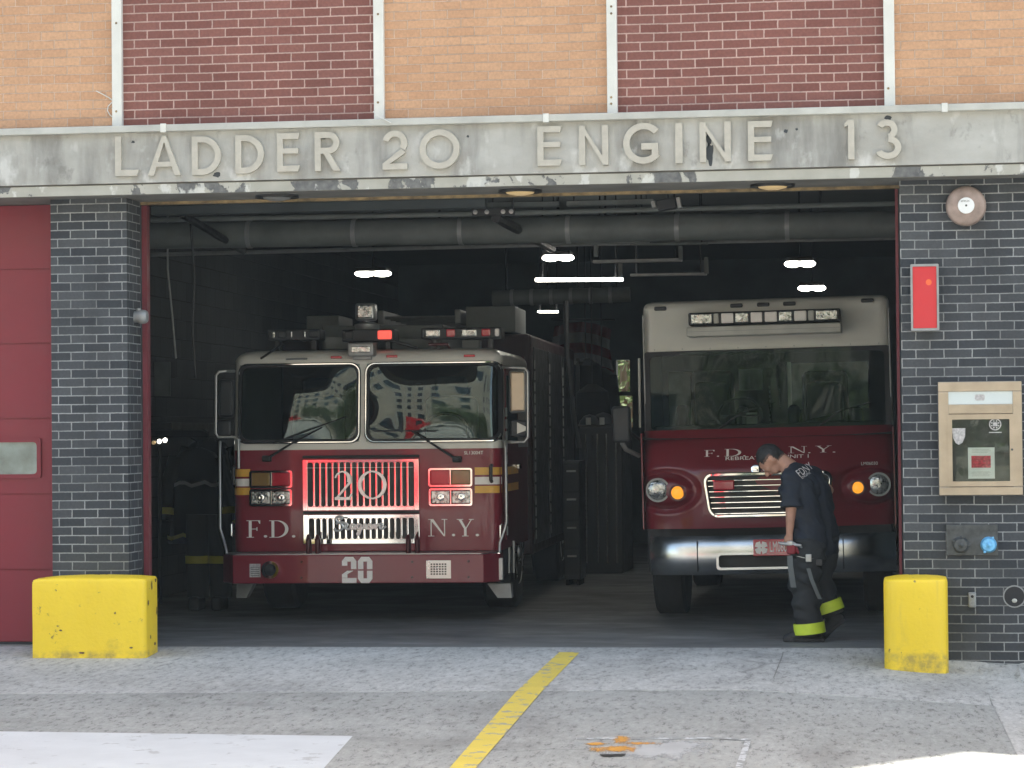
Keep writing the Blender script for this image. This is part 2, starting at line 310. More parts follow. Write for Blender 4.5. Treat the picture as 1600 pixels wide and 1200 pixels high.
def rrect(x0, x1, y0, y1, r, n=5):
    p = []
    for cx, cy, a0 in ((x1-r, y1-r, 0), (x0+r, y1-r, 90), (x0+r, y0+r, 180), (x1-r, y0+r, 270)):
        p += [(cx+r*math.cos(R(a0+90*i/n)), cy+r*math.sin(R(a0+90*i/n))) for i in range(n+1)]
    return p
def circ(cx, cy, rx, ry=None, n=28): ry = ry or rx; return [(cx+rx*math.cos(k*math.tau/n), cy+ry*math.sin(k*math.tau/n)) for k in range(n)]
def ring(mb, outer, inner, mp, d0, d1):
    n = len(outer)
    vs = [mp(u, v, d) for d in (d0, d1) for u, v in outer] + [mp(u, v, d) for d in (d0, d1) for u, v in inner]
    fs = []
    for i in range(n):
        j = (i+1) % n
        fs += [(i, j, n+j, n+i), (2*n+i, 3*n+i, 3*n+j, 2*n+j), (n+i, n+j, 3*n+j, 3*n+i), (i, 2*n+i, 2*n+j, j)]
    mb.add(vs, fs)
def XZ(Y): return lambda u, v, d: (u, Y-d, v)      # a wall facing -Y, d = how far proud
def text(body, size, mat, parent, name, at, shear=0, rotz=0., ext=.002, spacing=1, align='LEFT', tilt=0, xs=1.):
    cu = bpy.data.curves.new(name, 'FONT'); cu.body = body; cu.size = size; cu.extrude = ext; cu.shear = shear; cu.space_character = spacing; cu.align_x = align; cu.resolution_u = 3
    t = bpy.data.objects.new(name, cu); COL.objects.link(t); bpy.context.view_layer.update()
    me = bpy.data.meshes.new_from_object(t.evaluated_get(bpy.context.evaluated_depsgraph_get())); bpy.data.objects.remove(t)
    me.materials.clear(); me.materials.append(MATS[mat])
    me.transform(Matrix.Diagonal((xs, 1, 1, 1)))
    o = bpy.data.objects.new(name, me); COL.objects.link(o); o.location = at; o.rotation_euler = (R(90)+tilt, 0, rotz); o.parent = parent; return o

# ------------------------------------------------------------------ lettering shapes (unit boxes)
def seg(a, b, w0, w1=None):
    w1 = w1 or w0; a, b = Vector(a), Vector(b); t = (b-a).normalized(); n = Vector((-t.y, t.x))
    return [a+n*w0/2, a-n*w0/2, b-n*w1/2, b+n*w1/2]
def rect(x0, x1, y0, y1): return [(x0, y0), (x1, y0), (x1, y1), (x0, y1)]
def arc(cx, cy, rx, ry, a0, a1, wf, n=18):     # wf(angle) or number; the outline is rx, ry on the outside
    o = []
    for i in range(n):
        q = []
        for k in (i, i+1):
            a = R(a0+(a1-a0)*k/n); w = wf(a) if callable(wf) else wf; q.append(((cx+rx*math.cos(a), cy+ry*math.sin(a)), (cx+(rx-w)*math.cos(a), cy+(ry-w*ry/rx if False else ry-w)*math.sin(a))))
        o.append([q[0][0], q[0][1], q[1][1], q[1][0]])
    return o
def gothic(ch, A):   # A = width / height; strokes in a unit-high box of width A
    w = .155
    if ch == 'L': return [rect(0, w, 0, 1), [(w, 0), (A-.06, 0), (A, w), (w, w)]]
    if ch == 'E': return [rect(0, w, 0, 1), [(w, 0), (A-.05, 0), (A, w), (w, w)], rect(w, A-.04, .47, .47+w*.85), [(w, 1-w), (A-.04, 1-w), (A, 1), (w, 1)]]
    if ch == 'I': return [rect(0, A, 0, 1)]
    if ch == '1': return [rect(A-w, A, 0, 1), [(A-w, 1), (A-w, .86), (0, .82), (0, .90)]]
    if ch == 'A': h = A/2; return [[(0, 0), (w, 0), (h+.05, 1), (h-.05, 1)], [(A-w, 0), (A, 0), (h+.05, 1), (h-.05, 1)], rect(A*.22, A*.78, .22, .22+w*.8)]
    if ch == 'N': return [rect(0, w, 0, 1), rect(A-w, A, 0, 1), [(0, 1), (.1, 1), (A, 0), (A-.12, 0)]]
    if ch == 'D': return [rect(0, w, 0, 1), rect(w, A-.5, 0, w), rect(w, A-.5, 1-w, 1)] + arc(A-.5, .5, .5, .5, -90, 90, w)
    if ch == 'R': return [rect(0, w, 0, 1), rect(w, A-.28, 1-w, 1), rect(w, A-.28, .44, .44+w)] + arc(A-.28, .72, .28, .28, -90, 90, w, 12) + [[(A-.42, .46), (A-.25, .46), (A+.02, 0), (A-.16, 0)]]
    if ch == 'O': return arc(A/2, .5, A/2, .5, 0, 360, w, 36)
    if ch == 'G': return arc(.5, .5, .5, .5, 42, 322, w, 30) + [rect(A-w, A, .14, .50), rect(A*.52, A-w, .50-w, .50)]
    if ch == '2': return arc(A/2, 1-A/2, A/2, A/2, -38, 165, w, 18) + [[(A*.78, .53), (A*.95, .43), (.19, w), (0, w)], rect(0, A, 0, w)]
    if ch == '3': return arc(A/2-.03, .74, .27, .26, -75, 150, w, 14) + arc(A/2, .29, .33, .29, -155, 88, w, 18)
def serif(ch):       # classic roman, unit high; returns polys, width
    t, k = .035, .13
    if ch == 'F': return [rect(.10, .10+k, 0, 1), rect(0, .33, 0, t), rect(0, .10, 1-t, 1), rect(.23, .62, 1-t, 1), [(.58, .8), (.62, .8), (.62, 1-t), (.52, 1-t)], rect(.23, .48, .48, .48+t), rect(.455, .49, .39, .60)], .66
    if ch == 'D': return [rect(.10, .10+k, t, 1-t), rect(0, .38, 0, t), rect(0, .38, 1-t, 1)] + arc(.38, .5, .5, .5, -90, 90, lambda a: t+(k+.02-t)*max(0, math.cos(a)), 22), .92
    if ch == 'N': return [rect(.13, .18, t, 1-t), rect(0, .31, 0, t), rect(.02, .18, 1-t, 1), [(.10, 1), (.27, 1), (.86, .0), (.78, 0)], rect(.80, .85, .05, 1-t), rect(.68, .97, 1-t, 1)], 1.
    if ch == 'Y': return [rect(.37, .37+k, t, .46), rect(.27, .60, 0, t), [(.09, 1-t), (.24, 1-t), (.50, .44), (.37, .44)], [(.72, 1-t), (.77, 1-t), (.50, .46), (.44, .46)], rect(0, .33, 1-t, 1), rect(.62, .88, 1-t, 1)], .9
    if ch == '.': return [circ(.08, .075, .075, n=14)], .17
    if ch == '2': return arc(.31, .71, .29, .29, -30, 170, lambda a: .05+.09*max(0, math.cos(a)), 18) + [[(.50, .60), (.61, .60), (.16, .10), (.03, .05)], rect(.02, .56, 0, .10), [(.52, .10), (.58, .10), (.64, .24), (.61, .24)]], .68
    if ch == 'O': return arc(.49, .5, .49, .5, 0, 360, lambda a: .05+.075*abs(math.cos(a)), 40), 1.
def block(ch):       # squared numerals with cut corners and a split waist
    c, k = .16, .27; A = .72
    out = [[(0, .53), (0, 1-c), (c, 1), (A-c, 1), (A, 1-c), (A, .53)], [(k, .53), (k, .80), (A-k, .80), (A-k, .53)]]
    top = [[(0, .53 if ch == 'O' else .66), (k, .53 if ch == 'O' else .66), (k, .82), (0, 1-c)], [(0, 1-c), (k, .82), (A-k, .82), (A, 1-c), (A-c, 1), (c, 1)], [(A-k, .53), (A, .53), (A, 1-c), (A-k, .82)]]
    if ch == 'O': return top + [[(0, c), (k, .18), (k, .47), (0, .47)], [(c, 0), (A-c, 0), (A, c), (A-k, .18), (k, .18), (0, c)], [(A-k, .18), (A, c), (A, .47), (A-k, .47)]]
    return top + [[(0, .20), (k, .20), (k, .34), (A*.8, .47), (A*.35, .47), (0, .33)], [(0, 0), (A, 0), (A, .19), (0, .19)]]
def put(mb, polys, x0, z0, sx, sz, mp, depth):
    for i, p in enumerate(polys): mb.prism([(x0+u*sx, z0+v*sz) for u, v in p], mp, 0, depth+i*.00025)

# ------------------------------------------------------------------ ground
def gz(x, y):
    if y >= .25: return 0.
    return min(0., -.07*max(0, min(x, 12)-4.8)*min(1, (.25-y)/.4) - .045*(.25-y)) if y > -7 else gz(x, -6.99) - .012*(-7-y)
def G(px, py, lift=0.):
    d = ray(px, py); z = 0
    for _ in range(12):
        p = CAM + d*((z-CAM.z)/d.z); z = gz(p.x, p.y)
    return Vector((p.x, p.y, z+lift))
def patch(pxs, mat, name, lift, kind='structure', **k):
    pts = [G(*p) for p in pxs]; cx = sum((p for p in pts), Vector())/len(pts)
    bm = bmesh.new(); f = bm.faces.new([bm.verts.new((p.x, p.y, 0)) for p in pts])
    bmesh.ops.triangulate(bm, faces=[f]); bmesh.ops.subdivide_edges(bm, edges=list(bm.edges), cuts=6, use_grid_fill=True)
    for v in bm.verts: v.co.z = gz(v.co.x, v.co.y)+lift
    me = bpy.data.meshes.new(name); bm.to_mesh(me); bm.free(); me.materials.append(MATS[mat]); o = bpy.data.objects.new(name, me); COL.objects.link(o)
    if me.polygons[0].normal.z < 0: me.flip_normals()
    return tag(o, kind=kind, **k)
def gsheet(name, mat, x0, x1, y0, y1, nx, ny, lift=0.):
    return MB().sheet(nx, ny, lambda u, v: (x0+(x1-x0)*u, y0+(y1-y0)*v, gz(x0+(x1-x0)*u, y0+(y1-y0)*v)+lift)).build(name, mat, props=dict(kind='structure'), smooth=True)
gsheet('road', 'road_concrete', -60, 70, -60, -7.0, 26, 20)
gsheet('driveway', 'road_concrete', -30, 35, -7.0, .25, 260, 72, 0)
gsheet('driveway', 'road_concrete', -60, -30, -7.0, .25, 2, 2, 0); gsheet('driveway', 'road_concrete', 35, 70, -7.0, .25, 2, 2, 0)
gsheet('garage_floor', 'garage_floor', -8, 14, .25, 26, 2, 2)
gsheet('street_ground', 'road_concrete', -62, 72, -62, 60, 2, 2, -1.2)
_a, _b, _c = G(0, 1085), G(1549, 1103), G(1517, 1043)
def _sw(u, v):
    x = -9+(_b.x-(-9))*u; y0 = _a.y+(_b.y-_a.y)*(x-_a.x)/(_b.x-_a.x); y = y0+(.24-y0)*v
    if v <= 0: return (x, y, gz(x, y)-.02)
    return (x, y, gz(x, y)+.003)
MB().sheet(120, 60, lambda u, v: _sw(u, max(0, (v*60-1)/59+1e-6) if v > 0 else 0)).build('sidewalk', 'apron_concrete', smooth=True, props=dict(kind='structure'))
patch([(1553, 1105), (1522, 1046), (1605, 1050), (1660, 1205), (1602, 1205)], 'apron_concrete', 'sidewalk_slab', .002)
def ribbon(L_, R_, mat, name, lift, n=14):
    rows = []
    for i in range(len(L_)-1):
        for k in range(n + (i == len(L_)-2)):
            t = k/n; rows.append([G(L_[i][0]+(L_[i+1][0]-L_[i][0])*t, L_[i][1]+(L_[i+1][1]-L_[i][1])*t, lift), G(R_[i][0]+(R_[i+1][0]-R_[i][0])*t, R_[i][1]+(R_[i+1][1]-R_[i][1])*t, lift)])
    vs = []
    for p, q in rows: vs += [p+(q-p)*k/6 for k in range(7)]
    MB().add(vs, [(7*j+k, 7*j+k+1, 7*j+k+8, 7*j+k+7) for j in range(len(rows)-1) for k in range(6)]).build(name, mat, props=dict(kind='structure'))
ribbon([(874, 1020), (806, 1082), (700, 1204)], [(906, 1020), (846, 1082), (741, 1204)], 'yellow_line', 'yellow_line', .0055)
ribbon([(1223, 1022), (1208, 1060)], [(1224.6, 1022), (1209.8, 1060)], 'soffit', 'pavement_joint', .005)
patch([(-10, 1143), (551, 1150.5), (503, 1204), (-10, 1204)], 'white_line', 'white_bar_marking', .002)
patch([(900, 1153), (1174, 1155), (1172, 1158), (900, 1155.5)], 'thin_white', 'thin_line_marking', .002)
patch([(1164, 1158.2), (1173, 1158.2), (1160, 1202), (1148, 1202)], 'thin_white', 'thin_line_marking', .002)
patch([(880, 1140), (1060, 1140), (1060, 1198), (860, 1198)], 'spray_orange', 'orange_paint_mark', .003)
patch([(915, 1135), (1120, 1146), (1110, 1196), (900, 1190)], 'pale_patch', 'pale_paint_mark', .0015)
patch([(937, 1179.5), (979, 1178.5), (974, 1182.5), (942, 1183.5)], 'decal_black', 'crack_marking', .004)

# ------------------------------------------------------------------ fire station
BLD = empty('fire_station', (0, 0, 0), label='fire station facade of orange, red and black brick with an open double bay', cat='building')
XL, XR, ZTOP = -9., 16., 15.6
fY = -.25
zf = lambda px, py, Y: W(px, py, Y).z
zs0, zs1 = zf(800, 191, fY-.05), zf(800, 180, fY-.05)      # sill strip
zl = zf(800, 272, fY); zb = zf(800, 290.5, fY+.02)         # ledge line, underside
print('Z sill', zs0, zs1, 'ledge', zl, 'under', zb)
MB().box(XL, XR, fY, .42, zl, zs0).build('fascia', 'fascia_concrete', BLD)
MB().box(XL, XR, fY+.015, .42, zb, zl-.012).build('fascia_lip', 'peeling_concrete', BLD)
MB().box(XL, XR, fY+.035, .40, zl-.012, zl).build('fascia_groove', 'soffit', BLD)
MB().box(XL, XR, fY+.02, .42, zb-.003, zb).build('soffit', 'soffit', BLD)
MB().box(0, W(1410, 300).x, .38, .44, zb-.025, zb-.003).build('door_head', 'rust_steel', BLD)
MB().rbox(XL, XR, fY-.05, -.1, zs0, zs1, .006).build('sill_flashing', 'sill_white', BLD)
mull = [(174.5, 190), (583.5, 599.5), (948, 964), (1381, 1398)]
mx = [(W(a, 90, -.15).x, W(b, 90, -.15).x) for a, b in mull]
wy = -.11; edges = [XL] + [m for p in mx for m in p] + [9.018]
for i in range(5):
    x0, x1 = edges[2*i], edges[2*i+1]; nm = 'orange_brick' if i % 2 == 0 else 'red_brick'
    MB().box(x0, x1, wy, .3, zs1, zs1+7.0 if x0 < 10 else 12).build('brick_panel', nm, BLD)
for a, b in mx: MB().rbox(a, b, wy-.045, .1, zs1+.001, zs1+7.0, .006).build('mullion', 'white_paint', BLD)
for (a, b), zz in zip(mx, ((36, 174), (22, 160), (10, 21, 152, 162), (138,))):
    for y in zz: p = W((a+b)/2 and mull[mx.index((a, b))][0]+7, y, wy-.047); MB().cyl(p, (0, -1, 0), .009, .006, .006, 10).build('screw', 'rust_steel', BLD)
# the mass above that holds the sun off the forecourt: a taller part and a lower part of the same building
MB().box(XL-20, 9.02, -.10, 24, 11.1, 17.5).build('upper_storey', 'orange_brick', BLD)
MB().box(XL-20, XL-.001, -.10, 24, -.3, 11.1).build('wing_wall', 'black_brick', BLD)
MB().box(9.02, 24, -.10, 24, 4.3, 12.1).build('side_storey', 'orange_brick', BLD)
MB().box(XL, 9.02, .301, 24, 4.3, 11.1).build('storey_mass', 'orange_brick', BLD)
# front piers and side wall
PX0, PX1 = W(80.5, 600).x, 0.; RX = W(1409.5, 640).x
MB().box(PX0, PX1, 0, .37, -.05, zb-.004).build('brick_pier', 'black_brick', BLD)
MB().box(RX, XR, 0, .37, -.35, zb-.004).build('brick_wall', 'black_brick', BLD)
MB().box(XL, -3.6, 0, .37, -.3, zb-.004).build('brick_wall', 'black_brick', BLD)
for x0, x1 in ((.008, .05), (RX-.034, RX-.012)):
    MB().box(x0, x1, .385, .46, -.01, zb-.03).build('door_jamb', 'jamb_red', BLD)
MB().box(-.3, .008, .40, .5, 0, zb-.03).build('door_jamb', 'dark_wall', BLD); MB().box(RX-.012, RX+.3, .40, .5, 0, zb-.03).build('door_jamb', 'dark_wall', BLD)
# closed sectional door at the left
DY = .40; dz = [zf(40, y, DY) for y in (1003, 890, 772, 654, 537, 421)]; dz.append(zb-.005)
door = MB().box(-3.6, PX0-.002, DY+.012, DY+.03, dz[0], dz[-1]).build('garage_door', 'door_red', BLD)
wx1, wz0, wz1 = W(58, 700, DY).x, zf(30, 741, DY), zf(30, 691, DY)
for i in range(6):
    m = MB(); a, b = dz[i]+.006, dz[i+1]-.006
    if i == 2 or i == 3:
        pass
    if a < wz0 < b:
        m.box(-3.6, PX0-.003, DY, DY+.012, a, wz0); m.box(-3.6, PX0-.003, DY, DY+.012, wz1, b); m.box(wx1, PX0-.003, DY, DY+.012, wz0, wz1); m.box(-3.6, wx1-.62, DY, DY+.012, wz0, wz1)
    else: m.box(-3.6, PX0-.003, DY, DY+.012, a, b)
    m.build('door_panel', 'door_red', door)
m = MB(); ring(m, rrect(wx1-.65, wx1+.035, wz0-.03, wz1+.03, .02), rrect(wx1-.62, wx1+.002, wz0, wz1, .03), XZ(DY), .0, .018); m.build('window_frame', 'door_red', door)
MB().box(wx1-.62, wx1, DY+.002, DY+.009, wz0, wz1).build('window_pane', 'door_glass', door)  # pale glass colour stands in for the pane's bright reflection
MB().box(-3.6, PX0-.002, DY-.005, DY+.03, dz[0]-.035, dz[0]).build('bottom_seal', 'rubber', door)
MB().box(-3.7, PX0, DY-.03, DY+.1, -.01, .004).build('threshold', 'steel', BLD)
# letters
LET = [('L', 180, 217, 213, 275), ('A', 231, 282, 212, 274), ('D', 300, 345, 213, 273), ('D', 368, 412, 211, 271), ('E', 433, 468, 208, 268), ('R', 492, 530, 206, 267),
       ('2', 598, 636, 204, 265), ('O', 656, 718, 202, 264), ('E', 840, 877.5, 197, 259), ('N', 905, 950, 196, 258), ('G', 974, 1028, 192, 256), ('I', 1055.5, 1066, 192, 255),
       ('N', 1093.5, 1141.5, 190, 253), ('E', 1169, 1207, 189, 251), ('1', 1320, 1334.5, 187, 249), ('3', 1368, 1407, 186.5, 248.5)]
for ch, x0, x1, y0, y1 in LET:
    p, q = W(x0, y1, fY-.03), W(x1, y0, fY-.03); h = W((x0+x1)/2, y0, fY-.03).z - W((x0+x1)/2, y1, fY-.03).z; z0 = W((x0+x1)/2, y1, fY-.03).z
    m = MB(); put(m, gothic(ch, (q.x-p.x)/h), p.x, z0, h, h, XZ(fY), .032); m.build('letter', 'letter_paint', BLD)
# stains on the fascia, straps on the sill, chips on the guard block
plain('stain_black', (.045, .05, .055), .8, var=.3)
def blot(px, py, rx, ry, Y, mat, name, seed, par=BLD, ax=Vector((1, 0, 0)), wp=None):
    c = wp or W(px, py, Y); s_ = -Y+0; k = (Y+19.9)/F_PX; pts = []
    for i in range(26):
        a = i*math.tau/26; q = 1+.45*noise.noise((math.cos(a)*1.7+seed, math.sin(a)*1.7, seed))+.12*noise.noise((math.cos(a)*6+seed, math.sin(a)*6, 0)); pts.append((rx*k*math.cos(a)*q, ry*k*math.sin(a)*q))
    nrm = ax.cross(Vector((0, 0, 1))); m = MB(); m.prism(pts, lambda u, v, d: c+ax*u+Vector((0, 0, 1))*v+nrm*d, 0, .0012); return m.build(name, mat, par)
blot(1109, 240, 6, 17, fY, 'stain_black', 'stain', 3); blot(1108, 218, 4, 10, fY, 'stain_black', 'stain', 9)
for i, (x, y, a, b) in enumerate(((1387, 184, 6, 3), (339, 273, 6, 4), (1060, 212, 3, 3), (731, 213, 2, 2), (1228, 205, 3, 3), (208, 222, 3, 2), (1245, 202, 2, 2), (505, 215, 5, 3))): blot(x, y, a, b, fY, 'stain_black', 'stain', i+20)
for x, y in ((853, 186), (1476, 167), (255, 201)):
    p = W(x, y, fY-.05); MB().rbox(p.x-.022, p.x+.022, p.y-.008, p.y+.01, zs0-.008, zs1+.006, .003).build('sill_strap', 'white_paint', BLD)
# soffit lights
for i, (px, py, mt) in enumerate(((432, 305, 'grey_metal'), (812, 299, 'warm_light'), (1207, 289, 'warm_light'))):
    p = W(px, py, .07); c = Vector((p.x, .09, zb-.003))
    L = empty('soffit_light', c, label=['unlit round downlight in the soffit above the left truck', 'glowing round downlight under the fascia figures 20', 'glowing round downlight above the white-topped truck'][i], cat='downlight', group='round downlights in the soffit')
    MB().lathe((0, 0, 0), (0, 0, -1), [(0, .165), (.02, .165), (.02, .12), (.006, .115)]).build('trim_ring', 'black_metal', L, True)
    MB().lathe((0, 0, -.006), (0, 0, -1), [(0, .118), (.02, .10), (.032, .05), (.034, 0)]).build('lamp_lens', mt, L, True)

# garage interior shell
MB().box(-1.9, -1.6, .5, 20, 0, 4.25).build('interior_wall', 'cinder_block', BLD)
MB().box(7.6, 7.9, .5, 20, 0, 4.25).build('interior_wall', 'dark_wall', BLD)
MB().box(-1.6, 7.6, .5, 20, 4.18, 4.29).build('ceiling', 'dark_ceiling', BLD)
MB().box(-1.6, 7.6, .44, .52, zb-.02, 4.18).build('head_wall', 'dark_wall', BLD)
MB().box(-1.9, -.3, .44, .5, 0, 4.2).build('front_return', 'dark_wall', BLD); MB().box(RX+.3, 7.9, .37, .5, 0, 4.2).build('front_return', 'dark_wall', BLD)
# rear wall with two daylit openings
RY = 19.9
q0, q1 = W(963, 612, RY), W(984, 562, RY); q2, q3 = W(945, 668, RY), W(988, 618, RY)
m = MB(); xs = [-1.9, min(q0.x, q2.x), q0.x, q1.x, q3.x, 7.9]
zz = [0, q2.z, q3.z, q0.z, q1.z, 4.3]
m.box(-1.9, q2.x, RY, RY+.25, 0, 4.3); m.box(q3.x, 7.9, RY, RY+.25, 0, 4.3); m.box(q2.x, q3.x, RY, RY+.25, 0, q2.z); m.box(q2.x, q3.x, RY, RY+.25, q3.z, q0.z); m.box(q2.x, q0.x, RY, RY+.25, q0.z, q1.z); m.box(q1.x, q3.x, RY, RY+.25, q0.z, q1.z); m.box(q2.x, q3.x, RY, RY+.25, q1.z, 4.3)
m.build('rear_wall', 'dark_wall', BLD)

# ------------------------------------------------------------------ guard posts and wall fittings
def guard(name, plan, ztop, label, loc, crown=.02):
    # plan: outline seen from above; crowned top, chipped edges
    n = len(plan); cx = sum(p[0] for p in plan)/n; cy = sum(p[1] for p in plan)/n
    rings = [(-.25, 1), (ztop*.3, 1), (ztop*.6, 1), (ztop*.85, 1), (ztop-.025, 1), (ztop-.006, .985), (ztop, .96), (ztop+crown*.6, .7), (ztop+crown, .3)]
    vs = []
    for z, s in rings:
        for k, (x, y) in enumerate(plan):
            q = noise.noise((x*9, y*9, z*9))*.008 + noise.noise((x*30, y*30, z*30))*.003
            vs.append((cx+(x-cx)*s*(1+q), cy+(y-cy)*s*(1+q), z+(noise.noise((x*12, y*12, 3))*.006 if z > ztop*.9 else 0)))
    fs = [(i*n+k, i*n+(k+1) % n, (i+1)*n+(k+1) % n, (i+1)*n+k) for i in range(len(rings)-1) for k in range(n)] + [tuple(range((len(rings)-1)*n, len(rings)*n))]
    m = MB().add(vs, fs)
    o = m.build(name, 'bollard_yellow', smooth=50, props=dict(label=label, cat='bollard', group='yellow concrete guards beside the bay opening')); o.location = loc; return o
def dense(poly, step=.03):
    out = []
    for i, p in enumerate(poly):
        q = poly[(i+1) % len(poly)]; L = math.dist(p, q); k = max(1, int(L/step))
        out += [(p[0]+(q[0]-p[0])*j/k, p[1]+(q[1]-p[1])*j/k) for j in range(k)]
    return out
gy = -.47; xa, xb = W(50.5, 960, gy).x, W(227, 960, gy).x; zt = W(150, 905, gy).z
xe = W(249.5, 960, -.02).x; xb_l, xe_l = xb, xe
guard('guard_block', dense([(xa, gy), (xb-.03, gy), (xb, gy+.03), (xe, -.09), (xe-.02, -.012), (xa+.2, -.012), (xa, -.14)]), zt, 'wide yellow concrete guard block at the foot of the dark brick pier', (0, 0, 0))
gy = -.5; xa, xb = W(1381, 960, gy).x, W(1481, 960, gy+.15).x; zt = W(1430, 906, gy).z
pl = [(xa, gy+.08), (xa+.06, gy+.02)] + [(xa+.06+(xb-xa-.08)*k/8, gy+.02-.03*math.sin(math.pi*k/8)) for k in range(1, 8)] + [(xb-.02, gy+.03), (xb, gy+.1), (xb, -.012), (xa+.06, -.012), (xa, -.08)]
guard('guard_post', dense(pl), zt, 'narrow yellow concrete guard post at the corner of the right brick wall', (0, 0, 0))

_gb = bpy.data.objects['guard_block']; _d = Vector((xe_l, -.09, 0))-Vector((xb_l, -.44, 0)); _L = _d.length; _ax = _d.normalized()
plain('chip_brown', (.16, .10, .055), .85, var=.4, sc=30)
for i, (t, z_, a, b) in enumerate(((.45, .50, 3.2, 7), (.80, .535, 4.5, 2.6), (.12, .38, 3.2, 4), (.88, .30, 2.4, 6), (.3, .12, 2.2, 3), (.7, .06, 5, 2.5))):
    c_ = Vector((xb_l, -.44, 0))+_ax*(_L*t)+Vector((0, 0, z_))+_ax.cross(Vector((0, 0, 1)))*.006; blot(0, 0, a, b, -.3, 'chip_brown', 'paint_chip', i+40, _gb, _ax, c_)
for i, (x, y, a, b) in enumerate(((128, 1020, 5, 1.6), (180, 958, 1.6, 1.6), (95, 985, 2.2, 1.4), (205, 1012, 3, 1.4))): c_ = W(x, y, -.47); c_.y = -.474; blot(0, 0, a, b, -.47, 'chip_brown', 'paint_chip', i+60, _gb, Vector((1, 0, 0)), c_)
def wallpt(px, py, d=0.): return W(px, py, -d)
# alarm bell
p = wallpt(1509, 323); B = empty('alarm_bell', (p.x, 0, p.z), label='round brown alarm gong with a white centre high on the dark wall', cat='bell')
rb = .146
MB().cyl((0, 0, 0), (0, -1, 0), .07, .07, .05).build('bell_mount', 'cast_iron', B, True)
MB().lathe((0, -.03, 0), (0, -1, 0), [(0, rb), (.035, rb), (.05, rb*.97), (.062, rb*.88), (.068, rb*.70), (.074, rb*.45), (.080, .04), (.081, 0)], 48).build('gong', 'bell_brown', B, True)
pl = MB().lathe((0, -.1125, 0), (0, -1, 0), [(-.01, .060), (.002, .059), (.0035, .055), (.0045, 0)], 36).build('centre_plate', 'paper', B, True)
text('SIMPLEX', .017, 'ink', pl, 'lettering', (-.038, -.1175, .026), ext=.0005)
MB().cyl((0, -.117, 0), (0, -1, 0), .008, .006, .006, 12).build('nut', 'cast_iron', pl, True)
# red light box
p, q = wallpt(1423.5, 517, .1), wallpt(1466.5, 412, .1)
B = empty('red_light_box', ((p.x+q.x)/2, 0, (p.z+q.z)/2), label='tall red lit lamp box in a grey metal frame on the right wall', cat='light box')
hx, hz = (q.x-p.x)/2, (q.z-p.z)/2
MB().rbox(-hx, hx, -.085, .0, -hz, hz, .006).build('housing', 'cast_iron', B)
m = MB(); ring(m, rrect(-hx, hx, -hz, hz, .008), rrect(-hx+.016, hx-.016, -hz+.018, hz-.018, .006), XZ(-.085), 0, .016); m.build('frame', 'grey_metal', B)
MB().rbox(-hx+.016, hx-.016, -.092, -.084, -hz+.018, hz-.018, .003).build('lens', 'red_lamp', B)
MB().lathe((.03, -.0925, hz*.45), (0, -1, 0), [(0, .022), (.001, .015), (.0015, 0)]).build('bulb', 'spot_orange', B)
# notice board
p, q = wallpt(1467, 775, .1), wallpt(1597, 594.5, .1); hx, hz = (q.x-p.x)/2, (q.z-p.z)/2
B = empty('notice_board', ((p.x+q.x)/2, 0, (p.z+q.z)/2), label='bronze framed glass notice case with a white header on the right wall', cat='notice board')
def bl(px, py): v = wallpt(px, py, .1); return v.x-B.location.x, v.z-B.location.z
MB().rbox(-hx, hx, -.075, 0, -hz, hz, .004).build('case', 'cast_iron', B)
m = MB(); o4 = lambda a, b, c, d_: rrect(a, b, c, d_, .004, 2)
hd0, hd1 = bl(1482, 632), bl(1582, 611); dr0, dr1 = bl(1481, 761), bl(1585, 646)
fd = XZ(-.075); e = .004
xi0, xi1 = hd0[0], hd1[0]
for a, b, c, d_ in ((-hx+e, hx-e, hd1[1], hz-e), (-hx+e, hx-e, -hz+e, dr0[1]), (-hx+e, xi0, dr0[1], hd1[1]), (xi1, hx-e, dr0[1], hd1[1]), (xi0, xi1, dr1[1], hd0[1])): m.rbox(a, b, -.098, -.07, c, d_, .004)
m.build('frame', 'bronze', B)
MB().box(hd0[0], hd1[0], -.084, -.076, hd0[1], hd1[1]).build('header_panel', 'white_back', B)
c = bl(1531, 621); m = MB(); m.prism(rrect(c[0]-.035, c[0]+.035, c[1]-.022, c[1]+.022, .012), XZ(-.084), 0, .001); m.build('header_badge', 'sticker_grey', B)
dd = MB(); ring(dd, o4(dr0[0]+.003, dr1[0]-.003, dr0[1]+.003, dr1[1]-.003), o4(dr0[0]+.036, dr1[0]-.036, dr0[1]+.040, dr1[1]-.040), XZ(-.076), 0, .028); dd = dd.build('door', 'bronze', B)
ix0, ix1, iz0, iz1 = dr0[0]+.036, dr1[0]-.036, dr0[1]+.040, dr1[1]-.040
MB().box(ix0, ix1, -.080, -.0765, iz0, iz1).build('back_panel', 'board_back', B)
MB().box(ix0, ix1, -.097, -.095, iz0, iz1).build('pane', 'clear_glass', dd)
MB().cyl((dr1[0]-.02, -.103, bl(1500, 703)[1]), (0, -1, 0), .009, .008, .008, 12).build('lock', 'cast_iron', dd, True)
a, b = bl(1513, 748), bl(1554, 699)
nt_ = MB().box(a[0], b[0], -.0845, -.083, a[1], b[1]).build('notice', 'paper', B)
a2, b2 = bl(1518, 731), bl(1548, 712); MB().box(a2[0], b2[0], -.0855, -.0846, a2[1], b2[1]).build('picture', 'print_red', nt_)
m = MB(); random.seed(3)
for i in range(9):
    z = a[1]+.018+i*.0062 if i < 6 else b[1]-.016-(i-6)*.010
    m.box(a[0]+.022+random.random()*.01, b[0]-.022-random.random()*.03, -.0852, -.0846, z, z+.002)
m.build('writing', 'sticker_grey', nt_)
